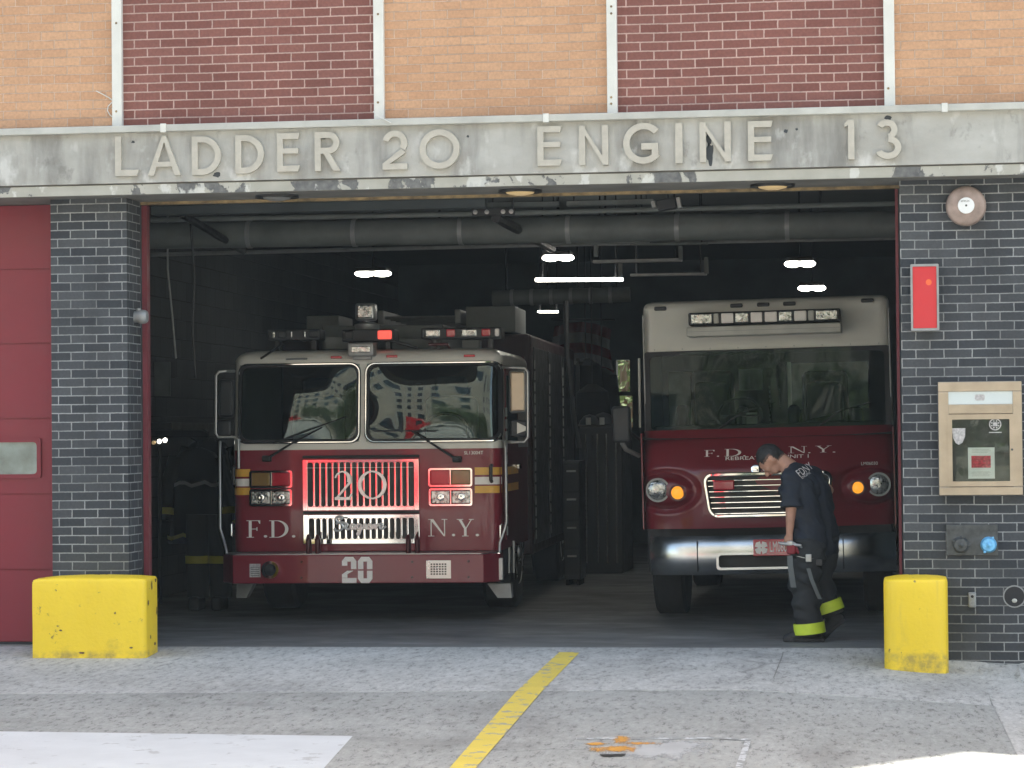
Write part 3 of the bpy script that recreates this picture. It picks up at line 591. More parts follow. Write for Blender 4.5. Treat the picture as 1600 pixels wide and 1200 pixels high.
# crest and shield stickers
c = bl(1498, 682); hw, hh = .048, .060
MB().prism([(c[0]-hw, c[1]+hh), (c[0]+hw, c[1]+hh), (c[0]+hw*.95, c[1]), (c[0]+hw*.55, c[1]-hh*.75), (c[0], c[1]-hh), (c[0]-hw*.45, c[1]-hh*.8), (c[0]-hw*.85, c[1]-.01)], XZ(-.0972), 0, .0006).build('shield_sticker', 'sticker_grey', dd)
c = bl(1555, 663); m = MB(); ring(m, circ(*c, .044), circ(*c, .036), XZ(-.0972), 0, .0006)
m.prism(rect(c[0]-.016, c[0]+.016, c[1]-.014, c[1]+.014), XZ(-.0972), 0, .0006)
for k in range(8):
    a = k*math.tau/8+.39; m.prism(circ(c[0]+.026*math.cos(a), c[1]+.026*math.sin(a), .006, n=8), XZ(-.0972), 0, .0006)
m.prism(rect(c[0]-.045, c[0]+.045, c[1]-.062, c[1]-.055), XZ(-.0972), 0, .0006); m.build('crest_sticker', 'sticker_grey', dd)
# hose connection plate
p, q = wallpt(1479, 868, .02), wallpt(1559, 819.5, .02); hx, hz = (q.x-p.x)/2, (q.z-p.z)/2
B = empty('hose_connection', ((p.x+q.x)/2, 0, (p.z+q.z)/2), label='dark cast iron hose connection plate with one grey and one blue cap', cat='hydrant connection')
pt = MB().rbox(-hx, hx, -.02, 0, -hz, hz, .004); ring(pt, rrect(-hx+.01, hx-.01, hz*.42, hz-.01, .004), rrect(-hx+.016, hx-.016, hz*.47, hz-.016, .004), XZ(-.02), 0, .003); pt = pt.build('plate', 'cast_iron', B)
text('FIRE DEPT CONNECTION', .028, 'cast_iron', pt, 'lettering', (-.165, -.021, hz*.56), ext=.002)
text('STANDPIPE', .026, 'cast_iron', pt, 'lettering', (-.07, -.021, hz*.18), ext=.002)
for dx, mt in ((-.082, 'cast_iron'), (.118, 'cap_blue')):
    c = MB().lathe((dx, -.015, -.035), (0, -1, 0), [(0, .060), (.02, .058), (.03, .052), (.045, .050), (.052, .044), (.056, .02), (.06, .016), (.066, 0)], 24)
    for k in range(3 if mt == 'cast_iron' else 2):
        a = R(150-75*k) if mt == 'cast_iron' else R(60+180*k); c.rbox(dx+.058*math.cos(a)-.009, dx+.058*math.cos(a)+.009, -.06, -.03, -.035+.058*math.sin(a)-.009, -.035+.058*math.sin(a)+.009, .003)
    c.build('cap', mt, B, 35)
# small box and pipe opening
p = wallpt(1519, 937); B = empty('hose_bib', (p.x, 0, p.z), label='small grey outlet box with two round ports low on the wall', cat='outlet')
m = MB().rbox(-.028, .028, -.03, 0, -.055, .055, .008); ring(m, circ(0, .025, .020), circ(0, .025, .011), XZ(-.03), 0, .014); ring(m, circ(0, -.025, .018), circ(0, -.025, .010), XZ(-.03), 0, .008); m.build('box', 'grey_metal', B, 35)
MB().cyl((0, -.0305, .025), (0, -1, 0), .0105, .0105, .004, 14).build('port', 'rubber', B)
p = wallpt(1585, 932); B = empty('pipe_opening', (p.x, 0, p.z), label='round dark pipe opening with a pale ring at the wall edge', cat='pipe')
m = MB(); ring(m, circ(0, 0, .082), circ(0, 0, .073), XZ(0), 0, .008); m.build('collar', 'grey_metal', B, 35)
MB().lathe((0, -.004, 0), (0, -1, 0), [(0, .072), (.002, .071), (.0025, .0)]).build('bore', 'rubber', B)
MB().sphere((.0, -.008, -.03), .02, 8, (1, .4, .8)).build('rag', 'sill_white', B)
# dome camera on the left jamb
p = W(223, 495, .2); B = empty('security_camera', (.002, .2, p.z), label='small grey ribbed lamp head on the inner side of the brick pier', cat='wall lamp')
MB().lathe((0, 0, 0), (1, 0, 0), [(0, .045), (.03, .045), (.032, .052), (.06, .055), (.085, .052), (.10, .042), (.11, .0)], 20).build('housing', 'grey_metal', B, True)
MB().cyl((.03, 0, .045), (0, 0, 1), .02, .02, .02, 10).build('conduit', 'grey_metal', B, True)
# loose cable ends on the mullions
def cable(pxs, Y, label):
    MB().tube([W(x, y, Y) for x, y in pxs], .004, 6).build('loose_cable', 'white_paint', props=dict(label=label, cat='cable', group='white cable ends hanging from the mullions'))
cable([(150, 142), (160, 147), (171, 153), (177, 158)], wy-.012, 'short white cable lying over the orange brick by the first white mullion')
cable([(177, 158), (169, 166), (168, 173), (172, 180), (178, 184)], wy-.012, 'curled white cable looping off the first white mullion')
cable([(583, 174), (590, 181), (600, 186), (611, 192)], fY-.06, 'white cable end crossing the sill below the second white mullion')

# ------------------------------------------------------------------ inside the garage
def ceil_lamp(px, py, Y, wpx, label, tilt=0):
    p = W(px, py, Y); hw = wpx/2/(F_PX/(Y+19.9))
    B = empty('hanging_lamp', p, (0, R(tilt), 0), label=label, cat='ceiling lamp', group='lit lamps under the garage ceiling')
    MB().rbox(-hw*.9, hw*.9, -.16, .16, .015, .06, .01).build('housing', 'black_metal', B)
    m = MB()
    for s in (-1, 1): m.sphere((s*hw*.5, 0, -.005), 1, 14, (hw*.56, .16, .035))
    m.build('lens', 'tube_light', B, True)
    MB().tube([(0, 0, .05), (0, 0, 4.18-p.z)], .01, 6).build('stem', 'black_metal', B)
ceil_lamp(583, 427, 10, 56, 'bright twin-lobed lamp above the left truck cab')
ceil_lamp(872, 402, 7, 48, 'bright lamp between the two trucks below the ceiling duct')
ceil_lamp(1250, 411.5, 7.5, 46, 'upper bright lamp above the white-topped truck')
ceil_lamp(1268.5, 449.5, 11, 41, 'lower bright lamp just over the roof of the white-topped truck')
def strip(pts, h, Y, mat, name, label, cat, group=None, d=.08):
    a, b = W(*pts[0], Y), W(*pts[1], Y); t = (b-a); n = MB()
    L = t.length; o = empty(name, a, (0, -math.atan2(t.z, t.x), 0), label=label, cat=cat, group=group); s = (Y+19.9)/F_PX
    MB().rbox(0, L, -d/2, d/2, -h*s/2, h*s/2, .004).build('channel' if mat != 'tube_light' else 'tube', mat, o)
    for u in (.08, .92): MB().tube([(L*u, 0, 0), (L*u, 0, 4.16-a.z-t.z*u)], .008, 6).build('hanger', 'black_metal', o)
    return o
strip(((761, 321), (874, 319)), 8, 3.2, 'duct_grey', 'ceiling_rail', 'left pale grey track section just inside the bay top', 'rail', 'pale track sections near the front')
strip(((886, 319), (1021, 315)), 8, 3.2, 'duct_grey', 'ceiling_rail', 'right pale grey track section just inside the bay top', 'rail', 'pale track sections near the front')
strip(((862, 381), (1016, 376)), 7, 5.5, 'duct_grey', 'ceiling_rail', 'long grey rail hung above the gap between the trucks', 'rail', 'rails hung mid ceiling')
strip(((985, 382), (1106, 380)), 4, 5.9, 'duct_grey', 'ceiling_rail', 'thin pale rail continuing toward the white-topped truck', 'rail', 'rails hung mid ceiling')
strip(((927, 409), (1066, 406)), 5, 6.4, 'grey_metal', 'ceiling_rail', 'dull grey rail below the long ceiling rail', 'rail', 'rails hung mid ceiling')
strip(((985, 430), (1104, 428)), 4, 7.4, 'grey_metal', 'ceiling_rail', 'lowest dim rail above the white-topped truck', 'rail', 'rails hung mid ceiling')
strip(((837, 437.5), (973, 436.5)), 5, 8.5, 'tube_light', 'fluorescent_tube', 'long thin lit tube above the gap between the trucks', 'tube light')
strip(((841, 487), (872, 487)), 3, 13, 'tube_light', 'fluorescent_tube', 'short thin lit tube far back above the red flag', 'tube light')
for x, y0, y1, Y in ((932, 383, 402, 5.6), (970, 410, 432, 6.6), (1064, 385, 406, 6.4), (1104, 402, 428, 7.4)):
    a, b = W(x, y1, Y), W(x, y0, Y); MB().rbox(a.x-.02, a.x+.02, Y-.06, Y-.02, a.z, b.z, .003).build('rail_bracket', 'duct_grey', props=dict(label='flat perforated bracket joining the rails at %s' % {932: 'the left end of the long rail', 970: 'the middle of the lower rail', 1064: 'the right end of the lower rail', 1104: 'the right end of the lowest rail'}[x], cat='bracket', group='brackets between the rails'))
def duct(pts, Y, rpx, label, mat='duct_grey'):
    s = (Y+19.9)/F_PX; a, b = W(*pts[0], Y), W(*pts[1], Y); o = empty('ceiling_duct', a, label=label, cat='duct')
    t = b-a; n = 7; m = MB().tube([t*(k/30) for k in range(31)], rpx*s, 20); m.build('pipe', mat, o, True)
    for k in range(1, n): MB().tube([t*(k/n)-t.normalized()*.02, t*(k/n)+t.normalized()*.02], rpx*s+.008, 20).build('joint_band', 'grey_metal', o, True)
    for u in (.1, .4, .62, .9): MB().tube([t*u, t*u+Vector((0, 0, 4.16-a.z-t.z*u))], .012, 6).build('hanger', 'black_metal', o)
duct(((228, 369), (1404, 350)), 4.2, 21, 'fat grey duct running the full width under the garage ceiling')
duct(((770, 466), (985, 460)), 12.5, 12, 'short grey duct far back above the gap between the trucks')
strip(((240, 330), (760, 318)), 14, 1.6, 'dark_ceiling', 'ceiling_beam', 'dark beam across the bay behind the door head', 'beam', d=.15)
# small camera bracket near the bay top
p = W(1046, 320, 2.4); B = empty('ceiling_camera', p, (0, R(-10), 0), label='dark box camera on a bright bracket below the bay top', cat='camera')
MB().rbox(-.10, .06, -.07, .07, -.04, .05, .01).build('body', 'dark_plastic', B); MB().rbox(.065, .10, -.05, .05, -.045, .045, .004).build('bracket', 'steel', B); MB().rbox(-.145, -.11, -.04, .04, -.0, .055, .004).build('clip', 'steel', B)
MB().cyl((.0, 0, .05), (0, 0, 1), .01, .01, 4.16-p.z-.05, 8).build('stem', 'black_metal', B)
p = W(783, 331, 2.8); B = empty('roller_bracket', p, label='dark bracket with small bright rollers below the track', cat='bracket')
MB().rbox(-.25, .12, -.02, .02, -.03, .03, .005).build('plate', 'black_metal', B)
for x in (-.22, -.12, .02, .09): MB().lathe((x, -.02, 0), (0, -1, 0), [(0, .02), (.01, .02), (.012, .0)], 12).build('roller', 'steel', B)
MB().cyl((.1, 0, .03), (0, 0, 1), .008, .008, 4.15-p.z-.03, 8).build('stem', 'black_metal', B)
# door motor arm going back
a, b = W(775, 340, 2.9), W(862, 388, 6.2); MB().tube([a, b], .045, 8).build('diagonal_strut', 'black_metal', props=dict(label='dark strut slanting back under the garage ceiling', cat='strut'))
a, b = W(285, 335, 2.2), W(380, 392, 5.0); MB().tube([a, b], .035, 8).build('diagonal_strut', 'black_metal', props=dict(label='dim strut slanting back in the upper left of the bay', cat='strut'))
# lamp housing small at 595
def hung(pxs, Y, r, mat, name, label, cat, group): MB().tube([W(x, y, Y) for x, y in pxs], r, 8).build(name, mat, smooth=True, props=dict(label=label, cat=cat, group=group))
hung([(300, 306), (298, 352), (304, 430), (301, 520), (306, 590)], 3.4, .012, 'black_metal', 'hanging_cable', 'thin dark cable hanging straight down in the left of the bay', 'cable', 'cables hanging in the bay')
hung([(262, 330), (262, 420), (268, 480), (275, 560)], 4.6, .010, 'grey_metal', 'hanging_cable', 'thin grey cable hanging near the left block wall', 'cable', 'cables hanging in the bay')
hung([(236, 344), (800, 333), (1400, 318)], 3.0, .022, 'duct_grey', 'ceiling_conduit', 'thin conduit crossing the bay just in front of the fat duct', 'conduit', 'conduits under the ceiling')
hung([(236, 398), (800, 384), (1400, 372)], 6.0, .02, 'grey_metal', 'ceiling_conduit', 'thin dim conduit behind and below the fat duct', 'conduit', 'conduits under the ceiling')
hung([(884, 470), (886, 560), (895, 640), (905, 700)], 9.5, .03, 'black_metal', 'exhaust_hose', 'dark exhaust hose hanging between the trucks', 'hose', 'hoses between the trucks')
def crate_rack():
    a, b = W(855, 800, 13.5).x, W(905, 800, 13.5).x; zt = W(880, 560, 13.5).z
    B = empty('storage_rack', ((a+b)/2, 13.5, 0), label='tall dark metal rack with boxes deep between the trucks', cat='rack'); h = (b-a)/2
    for x in (-h, h):
        for y in (0, .6): MB().rbox(x-.02, x+.02, y-.02, y+.02, 0, zt, .003).build('post', 'black_metal', B)
    for k in range(4): MB().rbox(-h, h, -.02, .62, .3+k*(zt-.35)/3-.015, .3+k*(zt-.35)/3+.015, .003).build('shelf', 'grey_metal', B)
    for k, (u, w_, hh, mt) in enumerate(((-.2, .3, .25, 'jamb_red'), (.12, .26, .34, 'duct_grey'), (-.1, .4, .3, 'dark_plastic'), (.15, .2, .22, 'cab_panel'))):
        z = .3+(k % 3)*(zt-.35)/3+.016; o = MB().rbox(B.location.x+u*h*2-w_/2*.8, B.location.x+u*h*2+w_/2*.8, 13.55, 13.9, z, z+hh, .01).build('storage_box', mt, props=dict(label=['dark red box low on the deep storage rack', 'grey box on the second shelf of the deep rack', 'black box on the third shelf of the deep rack', 'small pale box low on the deep storage rack beside a red one'][k], cat='box', group='boxes on the rack'))
crate_rack()
a, b = W(880, 760, 8.6).x, W(906, 760, 8.6).x
B = empty('tool_cabinet', ((a+b)/2, 8.6, 0), label='narrow dark cabinet standing against the side of the left truck', cat='cabinet')
zt = W(890, 720, 8.6).z; MB().rbox(-(b-a)/2, (b-a)/2, 0, .5, .06, zt, .01).build('cabinet', 'black_metal', B)
for k in range(4): o = MB().rbox(-(b-a)/2+.015, (b-a)/2-.015, -.012, -.001, .1+k*(zt-.12)/4, .08+(k+1)*(zt-.12)/4, .003).build('drawer', 'locker_grey', B); MB().rbox(-.05, .05, -.03, -.013, .06+(k+.8)*(zt-.12)/4, .08+(k+.8)*(zt-.12)/4, .003).build('handle', 'steel', o)
for sx in (-1, 1): MB().box(sx*((b-a)/2-.03)-.015, sx*((b-a)/2-.03)+.015, .02, .45, 0, .06).build('foot', 'rubber', B)
for i, (px, y1, Y) in enumerate(((915, 560, 14.2), (940, 575, 14.4), (925, 600, 12.4))):
    p = W(px, y1, Y); B = empty('hanging_coat', (p.x, Y, p.z), label=['dark coat hanging left below the striped flag', 'dark coat hanging right below the striped flag', 'dark coat hanging nearest above the locker'][i], cat='coat', group='dark coats below the flag')
    MB().tube([(0, 0, 0), (0, 0, -.1), (.02, 0, -.5), (0, 0, -.95)], [.05, .2, .22, .25], 12).build('body', 'coat_black', B, True); MB().tube([(0, 0, 0), (0, 0, 4.15-p.z)], .008, 6).build('cord', 'black_metal', B)
# flag
fx0, fx1, fz0, fz1, FY = W(868, 640, 15.5).x, W(957, 640, 15.5).x, W(930, 612, 15.5).z, W(930, 500, 15.5).z, 15.5
B = empty('flag', ((fx0+fx1)/2, FY, fz1), label='large red and white striped flag hanging deep inside the garage', cat='flag')
hw, hh = (fx1-fx0)/2, fz1-fz0
for k in range(7):
    z1, z0 = -hh*k/7, -hh*(k+1)/7; mt = 'flag_red' if k % 2 == 0 else 'flag_white'
    MB().sheet(40, 4, lambda u, v: (-hw+2*hw*u+.03*math.sin(7*(z0+(z1-z0)*v)), .06*math.sin(22*u+2*(z0+(z1-z0)*v))+.03*math.sin(9*u), (z0+(z1-z0)*v)-.08*(u-.5)**2*4-.05*u)).build('stripe', mt, B, True)
MB().tube([(-hw-.05, 0, .02), (hw+.05, 0, .0)], .015, 8).build('pole', 'black_metal', B)
# locker with bright hinge strips
lx0, lx1, lz1 = W(905, 700, 11).x, W(972, 700, 11).x, W(930, 667, 11).z
B = empty('locker_cabinet', ((lx0+lx1)/2, 11, 0), label='dark locker cabinet with thin bright hinge strips between the trucks', cat='locker')
MB().rbox(lx0-B.location.x, lx1-B.location.x, 0, 1.2, 0, lz1, .02).build('cabinet', 'locker_grey', B)
for k, px in enumerate((916, 934, 948, 963)):
    x = W(px, 750, 11).x-B.location.x; m = MB(); m.box(x-.006, x+.006, -.012, -.001, .12, lz1-.08); 
    for j in range(26): m.tube([(x, -.014, .14+j*(lz1-.28)/26), (x, -.014, .14+(j+.75)*(lz1-.28)/26)], .010, 6)
    m.build('hinge', 'steel', B)
for k in range(3):
    x0 = lx0-B.location.x+.02+k*(lx1-lx0)/3; MB().rbox(x0, x0+(lx1-lx0)/3-.03, -.008, -.001, .1, lz1-.1, .002).build('door', 'locker_grey', B)
for i, (px, r) in enumerate(((922, .13), (942, .15), (958, .12))):
    x = W(px, 655, 11.4).x; H = empty('helmet', (x, 11.35+.1*i, lz1), label=['small round black helmet at the left on top of the locker cabinet', 'large round black helmet in the middle on top of the locker', 'small black helmet at the right on top of the locker'][i], cat='helmet', group='helmets on the locker')
    MB().lathe((0, 0, 0), (0, 0, 1), [(0, r*1.3), (.012, r*1.28), (.03, r), (r*.6, r*.85), (r, r*.5), (r*1.15, 0)], 20).build('shell', 'dark_plastic', H, True)
    MB().rbox(-.03, .03, -r*1.05, -r*.9, .02, .11, .005).build('front_shield', 'steel', H)
# turnout coats on the left wall
def coat(x, y, z, label, s=1.):
    B = empty('bunker_coat', (x, y, z), (0, 0, R(18)), label=label, cat='coat', group='coats hanging along the left garage wall')
    prof = [(0, .05, .05), (-.05, .17, .08), (-.14, .24, .12), (-.4, .24, .14), (-.7, .27, .15), (-.95, .29, .15)]
    n = 20; vs = []
    for z_, a, b in prof:
        for k in range(n):
            t = k*math.tau/n; q = 1+.08*math.sin(5*t+z_*6); vs.append((a*math.cos(t)*q*s, b*math.sin(t)*q*s, z_*s))
    fs = [(i*n+k, i*n+(k+1) % n, (i+1)*n+(k+1) % n, (i+1)*n+k) for i in range(len(prof)-1) for k in range(n)]+[tuple(range(n)), tuple(range(5*n, 6*n))]
    MB().add(vs, fs).build('body', 'coat_black', B, True)
    for sd in (-1, 1):
        MB().tube([(sd*.2*s, 0, -.1*s), (sd*.3*s, -.02, -.4*s), (sd*.31*s, -.06, -.72*s)], [.085*s, .075*s, .065*s], 12).build('sleeve', 'coat_black', B, True)
        MB().tube([(sd*.306*s, -.045, -.6*s), (sd*.31*s, -.055, -.665*s)], .078*s, 12).build('cuff_band', 'dull_yellow', B, True)
    for z_, a, b in ((-.36, .245, .145), (-.88, .29, .158)):
        ring_pts = [(a*s*1.04*math.cos(k*math.tau/24), b*s*1.06*math.sin(k*math.tau/24)) for k in range(24)]
        m = MB(); m.add([(x_, y_, (z_-.018+.02*math.sin(x_*30))*s) for x_, y_ in ring_pts]+[(x_, y_, (z_+.018+.02*math.sin(x_*30))*s) for x_, y_ in ring_pts], [(k, (k+1) % 24, 24+(k+1) % 24, 24+k) for k in range(24)]); m.build('hem_band' if z_ < -.5 else 'chest_band', 'dull_yellow' if z_ < -.5 else 'dull_silver', B, True)
    MB().tube([(0, 0, 0), (0, .02, .06), (-.05*s, .1, .09)], .012, 6).build('hook', 'black_metal', B)
for i, (px, py, Y) in enumerate(((308, 715, 6.2), (326, 700, 7.2))):
    p = W(px, py, Y); coat(p.x, Y, p.z+.1, ['black coat with yellow bands nearest the bay opening', 'black coat with silver bands half hidden by the left truck mirror'][i])
p = W(318, 690, 8.2)
MB().rbox(-1.58, p.x+.25, 6.0, 6.08, p.z+.12, p.z+.2, .01).rbox(-1.58, -1.5, 6.0, 8.6, p.z+.12, p.z+.2, .01).build('coat_rail', 'black_metal', props=dict(label='dark rail holding the coats on the left garage wall', cat='rail'))
p = W(327, 874, 4.6); B = empty('folded_trousers', (p.x, 4.6, 0), label='black bunker trousers standing on boots with yellow cuffs beside the left truck', cat='trousers')
for sd in (-1, 1):
    MB().tube([(sd*.11, 0, .12), (sd*.11, 0, p.z), (sd*.1, 0, p.z+.42)], [.10, .11, .12], 14).build('leg', 'coat_black', B, True)
    MB().tube([(sd*.11, 0, p.z-.035), (sd*.11, 0, p.z+.035)], .118, 16).build('cuff_band', 'dull_yellow', B, True)
    MB().rbox(sd*.11-.055, sd*.11+.055, -.19, .09, 0, .13, .03).build('boot', 'rubber', B)
# noticeboard on the block wall and a grille of lights
p = W(250, 592, 6.0); s = 25.9/F_PX
MB().rbox(p.x-.06, p.x+.10, 6, 6.04, p.z-.17, p.z+.17, .004).build('wall_panel', 'duct_grey', props=dict(label='grey upright panel on the left garage wall', cat='panel'))
p = W(249, 690, 5.5); B = empty('work_light', p, (0, 0, R(10)), label='small cluster of three bright lamps in the dark at far left', cat='lamp')
MB().rbox(-.09, .09, 0, .06, -.035, .035, .01).build('housing', 'black_metal', B)
for k in range(3): MB().lathe((-.055+.055*k, -.001, -.01+.012*k), (0, -1, 0), [(0, .02), (.01, .016), (.012, 0)], 12).build('bulb', 'tube_light' if k else 'warm_light', B)
MB().cyl((0, .03, -.035), (0, 0, -1), .02, .02, p.z-.035, 8).build('stand', 'black_metal', B)

# ------------------------------------------------------------------ vehicles
class Fr:      # a vehicle's own axes: x across, y back into the garage, z up
    def __init__(s, O, yaw=0, roll=0):
        s.O = Vector(O); s.rot = (0, roll, yaw)
        s.m = Matrix.Translation(s.O) @ Matrix.Rotation(yaw, 4, 'Z') @ Matrix.Rotation(roll, 4, 'Y'); s.i = s.m.inverted()
        s.c = s.i @ CAM; s.i3 = s.i.to_3x3()
    def p(s, px, py, v=0.):
        d = s.i3 @ ray(px, py); q = s.c + d*((v-s.c.y)/d.y); return q.x, q.z
def loft(mb, levels, nf, cols, hole=None):
    """levels: (z, half width, front y, corner radius, back y); cols: columns across the front"""
    rows = []
    for z, hw, fy, r, by in levels:
        row = [(-hw, by, z), (-hw, (by+fy+r)/2, z)]
        for k in range(nf+1): a = math.pi/2*k/nf; row.append((-hw+r-r*math.cos(a), fy+r-r*math.sin(a), z))
        row += [(-hw+r+(2*hw-2*r)*k/cols, fy, z) for k in range(1, cols)]
        for k in range(nf+1): a = math.pi/2*k/nf; row.append((hw-r+r*math.sin(a), fy+r-r*math.cos(a), z))
        row += [(hw, (by+fy+r)/2, z), (hw, by, z)]; rows.append(row)
    n = len(rows[0]); vs = [v for r_ in rows for v in r_]; fs = []
    for j in range(len(rows)-1):
        for i in range(n-1):
            c = (Vector(rows[j][i])+Vector(rows[j+1][i+1]))/2
            if hole and hole(c): continue
            fs.append((j*n+i, j*n+i+1, (j+1)*n+i+1, (j+1)*n+i))
    mb.add(vs, fs); return mb
def wheel(parent, x, y, r=.52, wd=.30, side=1):
    o = MB().lathe((x-side*wd/2, y, r), (side, 0, 0), [(0, r*.62), (.0, r*.93), (.03, r), (wd-.03, r), (wd, r*.93), (wd, r*.62)], 40).build('wheel', 'tyre', parent, 30)
    MB().lathe((x-side*wd/2-.002, y, r), (side, 0, 0), [(wd-.01, r*.60), (wd+.01, r*.56), (wd-.04, r*.50), (wd-.04, r*.25), (wd+.02, r*.2), (wd+.04, 0)], 28).build('rim', 'brushed', o, True)

T = Fr(W(566, 973, 3.3)*1., R(2.0)); T = Fr((T.O.x, 3.3, 0), R(2.0))
LT = empty('ladder_truck', T.O, T.rot, label='dark red fire truck with numeral 20 on its chrome grille, parked in the left bay', cat='fire truck')
P = T.p
hwc = (P(783, 760)[0]-P(363, 760)[0])/2; XC = (P(783, 760)[0]+P(363, 760)[0])/2
z_bot = P(566, 861)[1]; z_belt = P(566, 702)[1]; z_wt = P(566, 692)[1]; z_top = P(566, 545)[1]; z_wh = P(566, 566)[1]
print('truck half width', hwc, 'xc', XC, z_bot, z_belt, z_top)
OC = Vector((XC, 0, 0))
def shifted(levels): return levels
RT = .115
def LTlev(zs): # front plane leans back above the belt, roof edge rounds over
    out = []
    for z in zs:
        lean = max(0, z-z_belt)*.10; hw = hwc; fy = lean; top = z_top-z
        if top < .10: k = max(0, 1-top/.10); q = 1-math.sqrt(max(0, 1-k*k)); hw -= q*.13; fy += q*.16
        out.append((z, hw, fy, RT, 2.3))
    return out
def shift(mb, dx=XC, dy=0): mb.v = [Vector((v.x+dx, v.y+dy, v.z)) for v in mb.v]; return mb
def fy_t(z): return max(0, z-z_belt)*.10
# windshield openings (front plane coordinates)
wl = (P(372, 566)[0], P(560, 566)[0]); wr = (P(571, 566)[0], P(781, 566)[0]); wz = (P(566, 690)[1], P(566, 568)[1])
mid = (P(566, 600)[0])
def in_win(c): return wz[0]+.01 < c.z < wz[1]-.01 and ((c.x > -hwc+.03 and c.x < wl[1]-XC-.02 and c.x > wl[0]-XC+.0) or (wr[0]-XC+.02 < c.x < wr[1]-XC-.0)) and c.y < .9
zs = [z_bot+(z_belt-z_bot)*k/8 for k in range(9)]
shift(loft(MB(), LTlev(zs), 6, 30)).build('cab_body', 'truck_red', LT, 35)
zs = [z_belt]+[z_belt+.002+(z_top-.1-z_belt)*k/34 for k in range(1, 35)]+[z_top-.1+.1*k/8 for k in range(1, 9)]
hw_, fy_, = LTlev([z_top])[0][1:3]
shift(loft(MB(), LTlev(zs), 6, 90, in_win)).build('cab_upper', 'truck_white', LT, 35)
MB().box(XC-hw_+.02, XC+hw_-.02, fy_+.03, 2.3, z_top-.03, z_top-.001).build('roof', 'truck_white', LT)
MB().box(XC-hwc+.02, XC+hwc-.02, 2.28, 2.32, z_bot, z_top-.02).build('cab_back', 'dark_red', LT)
MB().box(XC-hwc+.05, XC+hwc-.05, .25, 2.25, z_bot+.02, z_wt-.22).build('cab_floor', 'dark_plastic', LT)
MB().rbox(XC-hwc+.06, XC+hwc-.06, .16, .50, z_wt-.22, z_wt-.03, .04).build('dashboard', 'dark_plastic', LT)
for sx in (-.62, .62):
    o = MB().rbox(XC+sx-.24, XC+sx+.24, 1.05, 1.22, z_belt-.3, z_wt+.42, .07, 3).build('seat', 'cab_panel', LT, 40); MB().rbox(XC+sx-.15, XC+sx+.15, 1.05, 1.18, z_wt+.42, z_wt+.60, .05, 3).build('headrest', 'seat_fabric', o, 40)
m = MB(); m.tube([(XC+.62+.22*math.cos(a), .62+.08*math.sin(a), z_wt+.06+.20*math.sin(a)) for a in [k*math.tau/28 for k in range(28)]], .016, 8, closed=True); m.tube([(XC+.42, .62, z_wt+.06), (XC+.82, .62, z_wt+.06)], .014, 6); m.build('steering_wheel', 'dark_plastic', LT, True)
# side doors in the cab flanks
for s in (-1, 1):
    x = XC+s*hwc; d_ = MB().box(min(x+s*.002, x+s*.012), max(x+s*.002, x+s*.012), .32, 1.35, z_bot+.08, z_top-.16).build('cab_door', 'truck_red', LT)
    MB().box(min(x+s*.0125, x+s*.016), max(x+s*.0125, x+s*.016), .40, 1.27, z_belt+.05, z_top-.24).build('window', 'window_dark', d_)
    MB().rbox(min(x+s*.012, x+s*.05), max(x+s*.012, x+s*.05), 1.12, 1.28, z_belt-.2, z_belt-.15, .008).build('handle', 'chrome', d_)
    m = MB()
    for j in range(11): m.tube([(x+s*.014, .325, z_bot+.12+j*.105), (x+s*.014, .325, z_bot+.12+j*.105+.08)], .011, 6)
    m.build('hinge', 'steel', d_)
# windshield panes and their borders
def wtrans(x, z, d):        # follows the lean and the rounded cab corner
    fy = fy_t(z); xl = x-XC; e = abs(xl)-(hwc-RT)
    y = fy if e <= 0 else fy+RT-math.sqrt(max(0, RT*RT-min(e, RT*.98)**2)); return (x, y-d, z)
for i, (a, b) in enumerate((wl, wr)):
    x0, x1 = a, b; r = .075
    out = rrect(x0, x1, wz[0], wz[1], r, 6)
    def densify(p): return dense(p, .03)
    n_ = 60
    m = MB(); c = ((x0+x1)/2, (wz[0]+wz[1])/2)
    # pane as a slightly bulged sheet clipped to the rounded rectangle
    def pane(u, v, x0=x0, x1=x1):
        x = x0+(x1-x0)*u; z = wz[0]+(wz[1]-wz[0])*v
        X, Y, Z = wtrans(x, z, .004); return (X, Y-.045*math.sin(math.pi*u)*math.sin(math.pi*v), Z)
    m.sheet(30, 20, pane)
    pn = m.build('windshield', 'windshield', LT, True)
    o1, o2 = dense(rrect(x0-.012, x1+.012, wz[0]-.012, wz[1]+.012, r+.01, 6), .05), None
    k = len(o1); cx_, cz_ = c
    def inset(p, t): 
        return [(cx_+(x-cx_)*(1-t/((x1-x0)/2)), cz_+(z-cz_)*(1-t/((wz[1]-wz[0])/2))) for x, z in p]
    g = MB(); ring(g, o1, inset(o1, .034), wtrans, -.01, .030); g.build('gasket', 'rubber', pn)
    g = MB(); ring(g, inset(o1, .006), inset(o1, .014), wtrans, .025, .036); g.build('chrome_border', 'chrome', pn)
    # corner fill so that the pane reads rounded
m = MB()
fr = lambda d0=0.: (lambda u, v, d: (u, fy_t(v)-d-d0, v))
FM = lambda u, v, d: (u, -d, v)
# marker lights on the roof band
for px, py in ((523.5, 558), (610.5, 556.5), (732, 555.5)):
    x, z = P(px, py); MB().rbox(x-.05, x+.05, fy_t(z)-.028, fy_t(z)+.01, z-.011, z+.011, .006).build('marker_light', 'lens_red', LT)
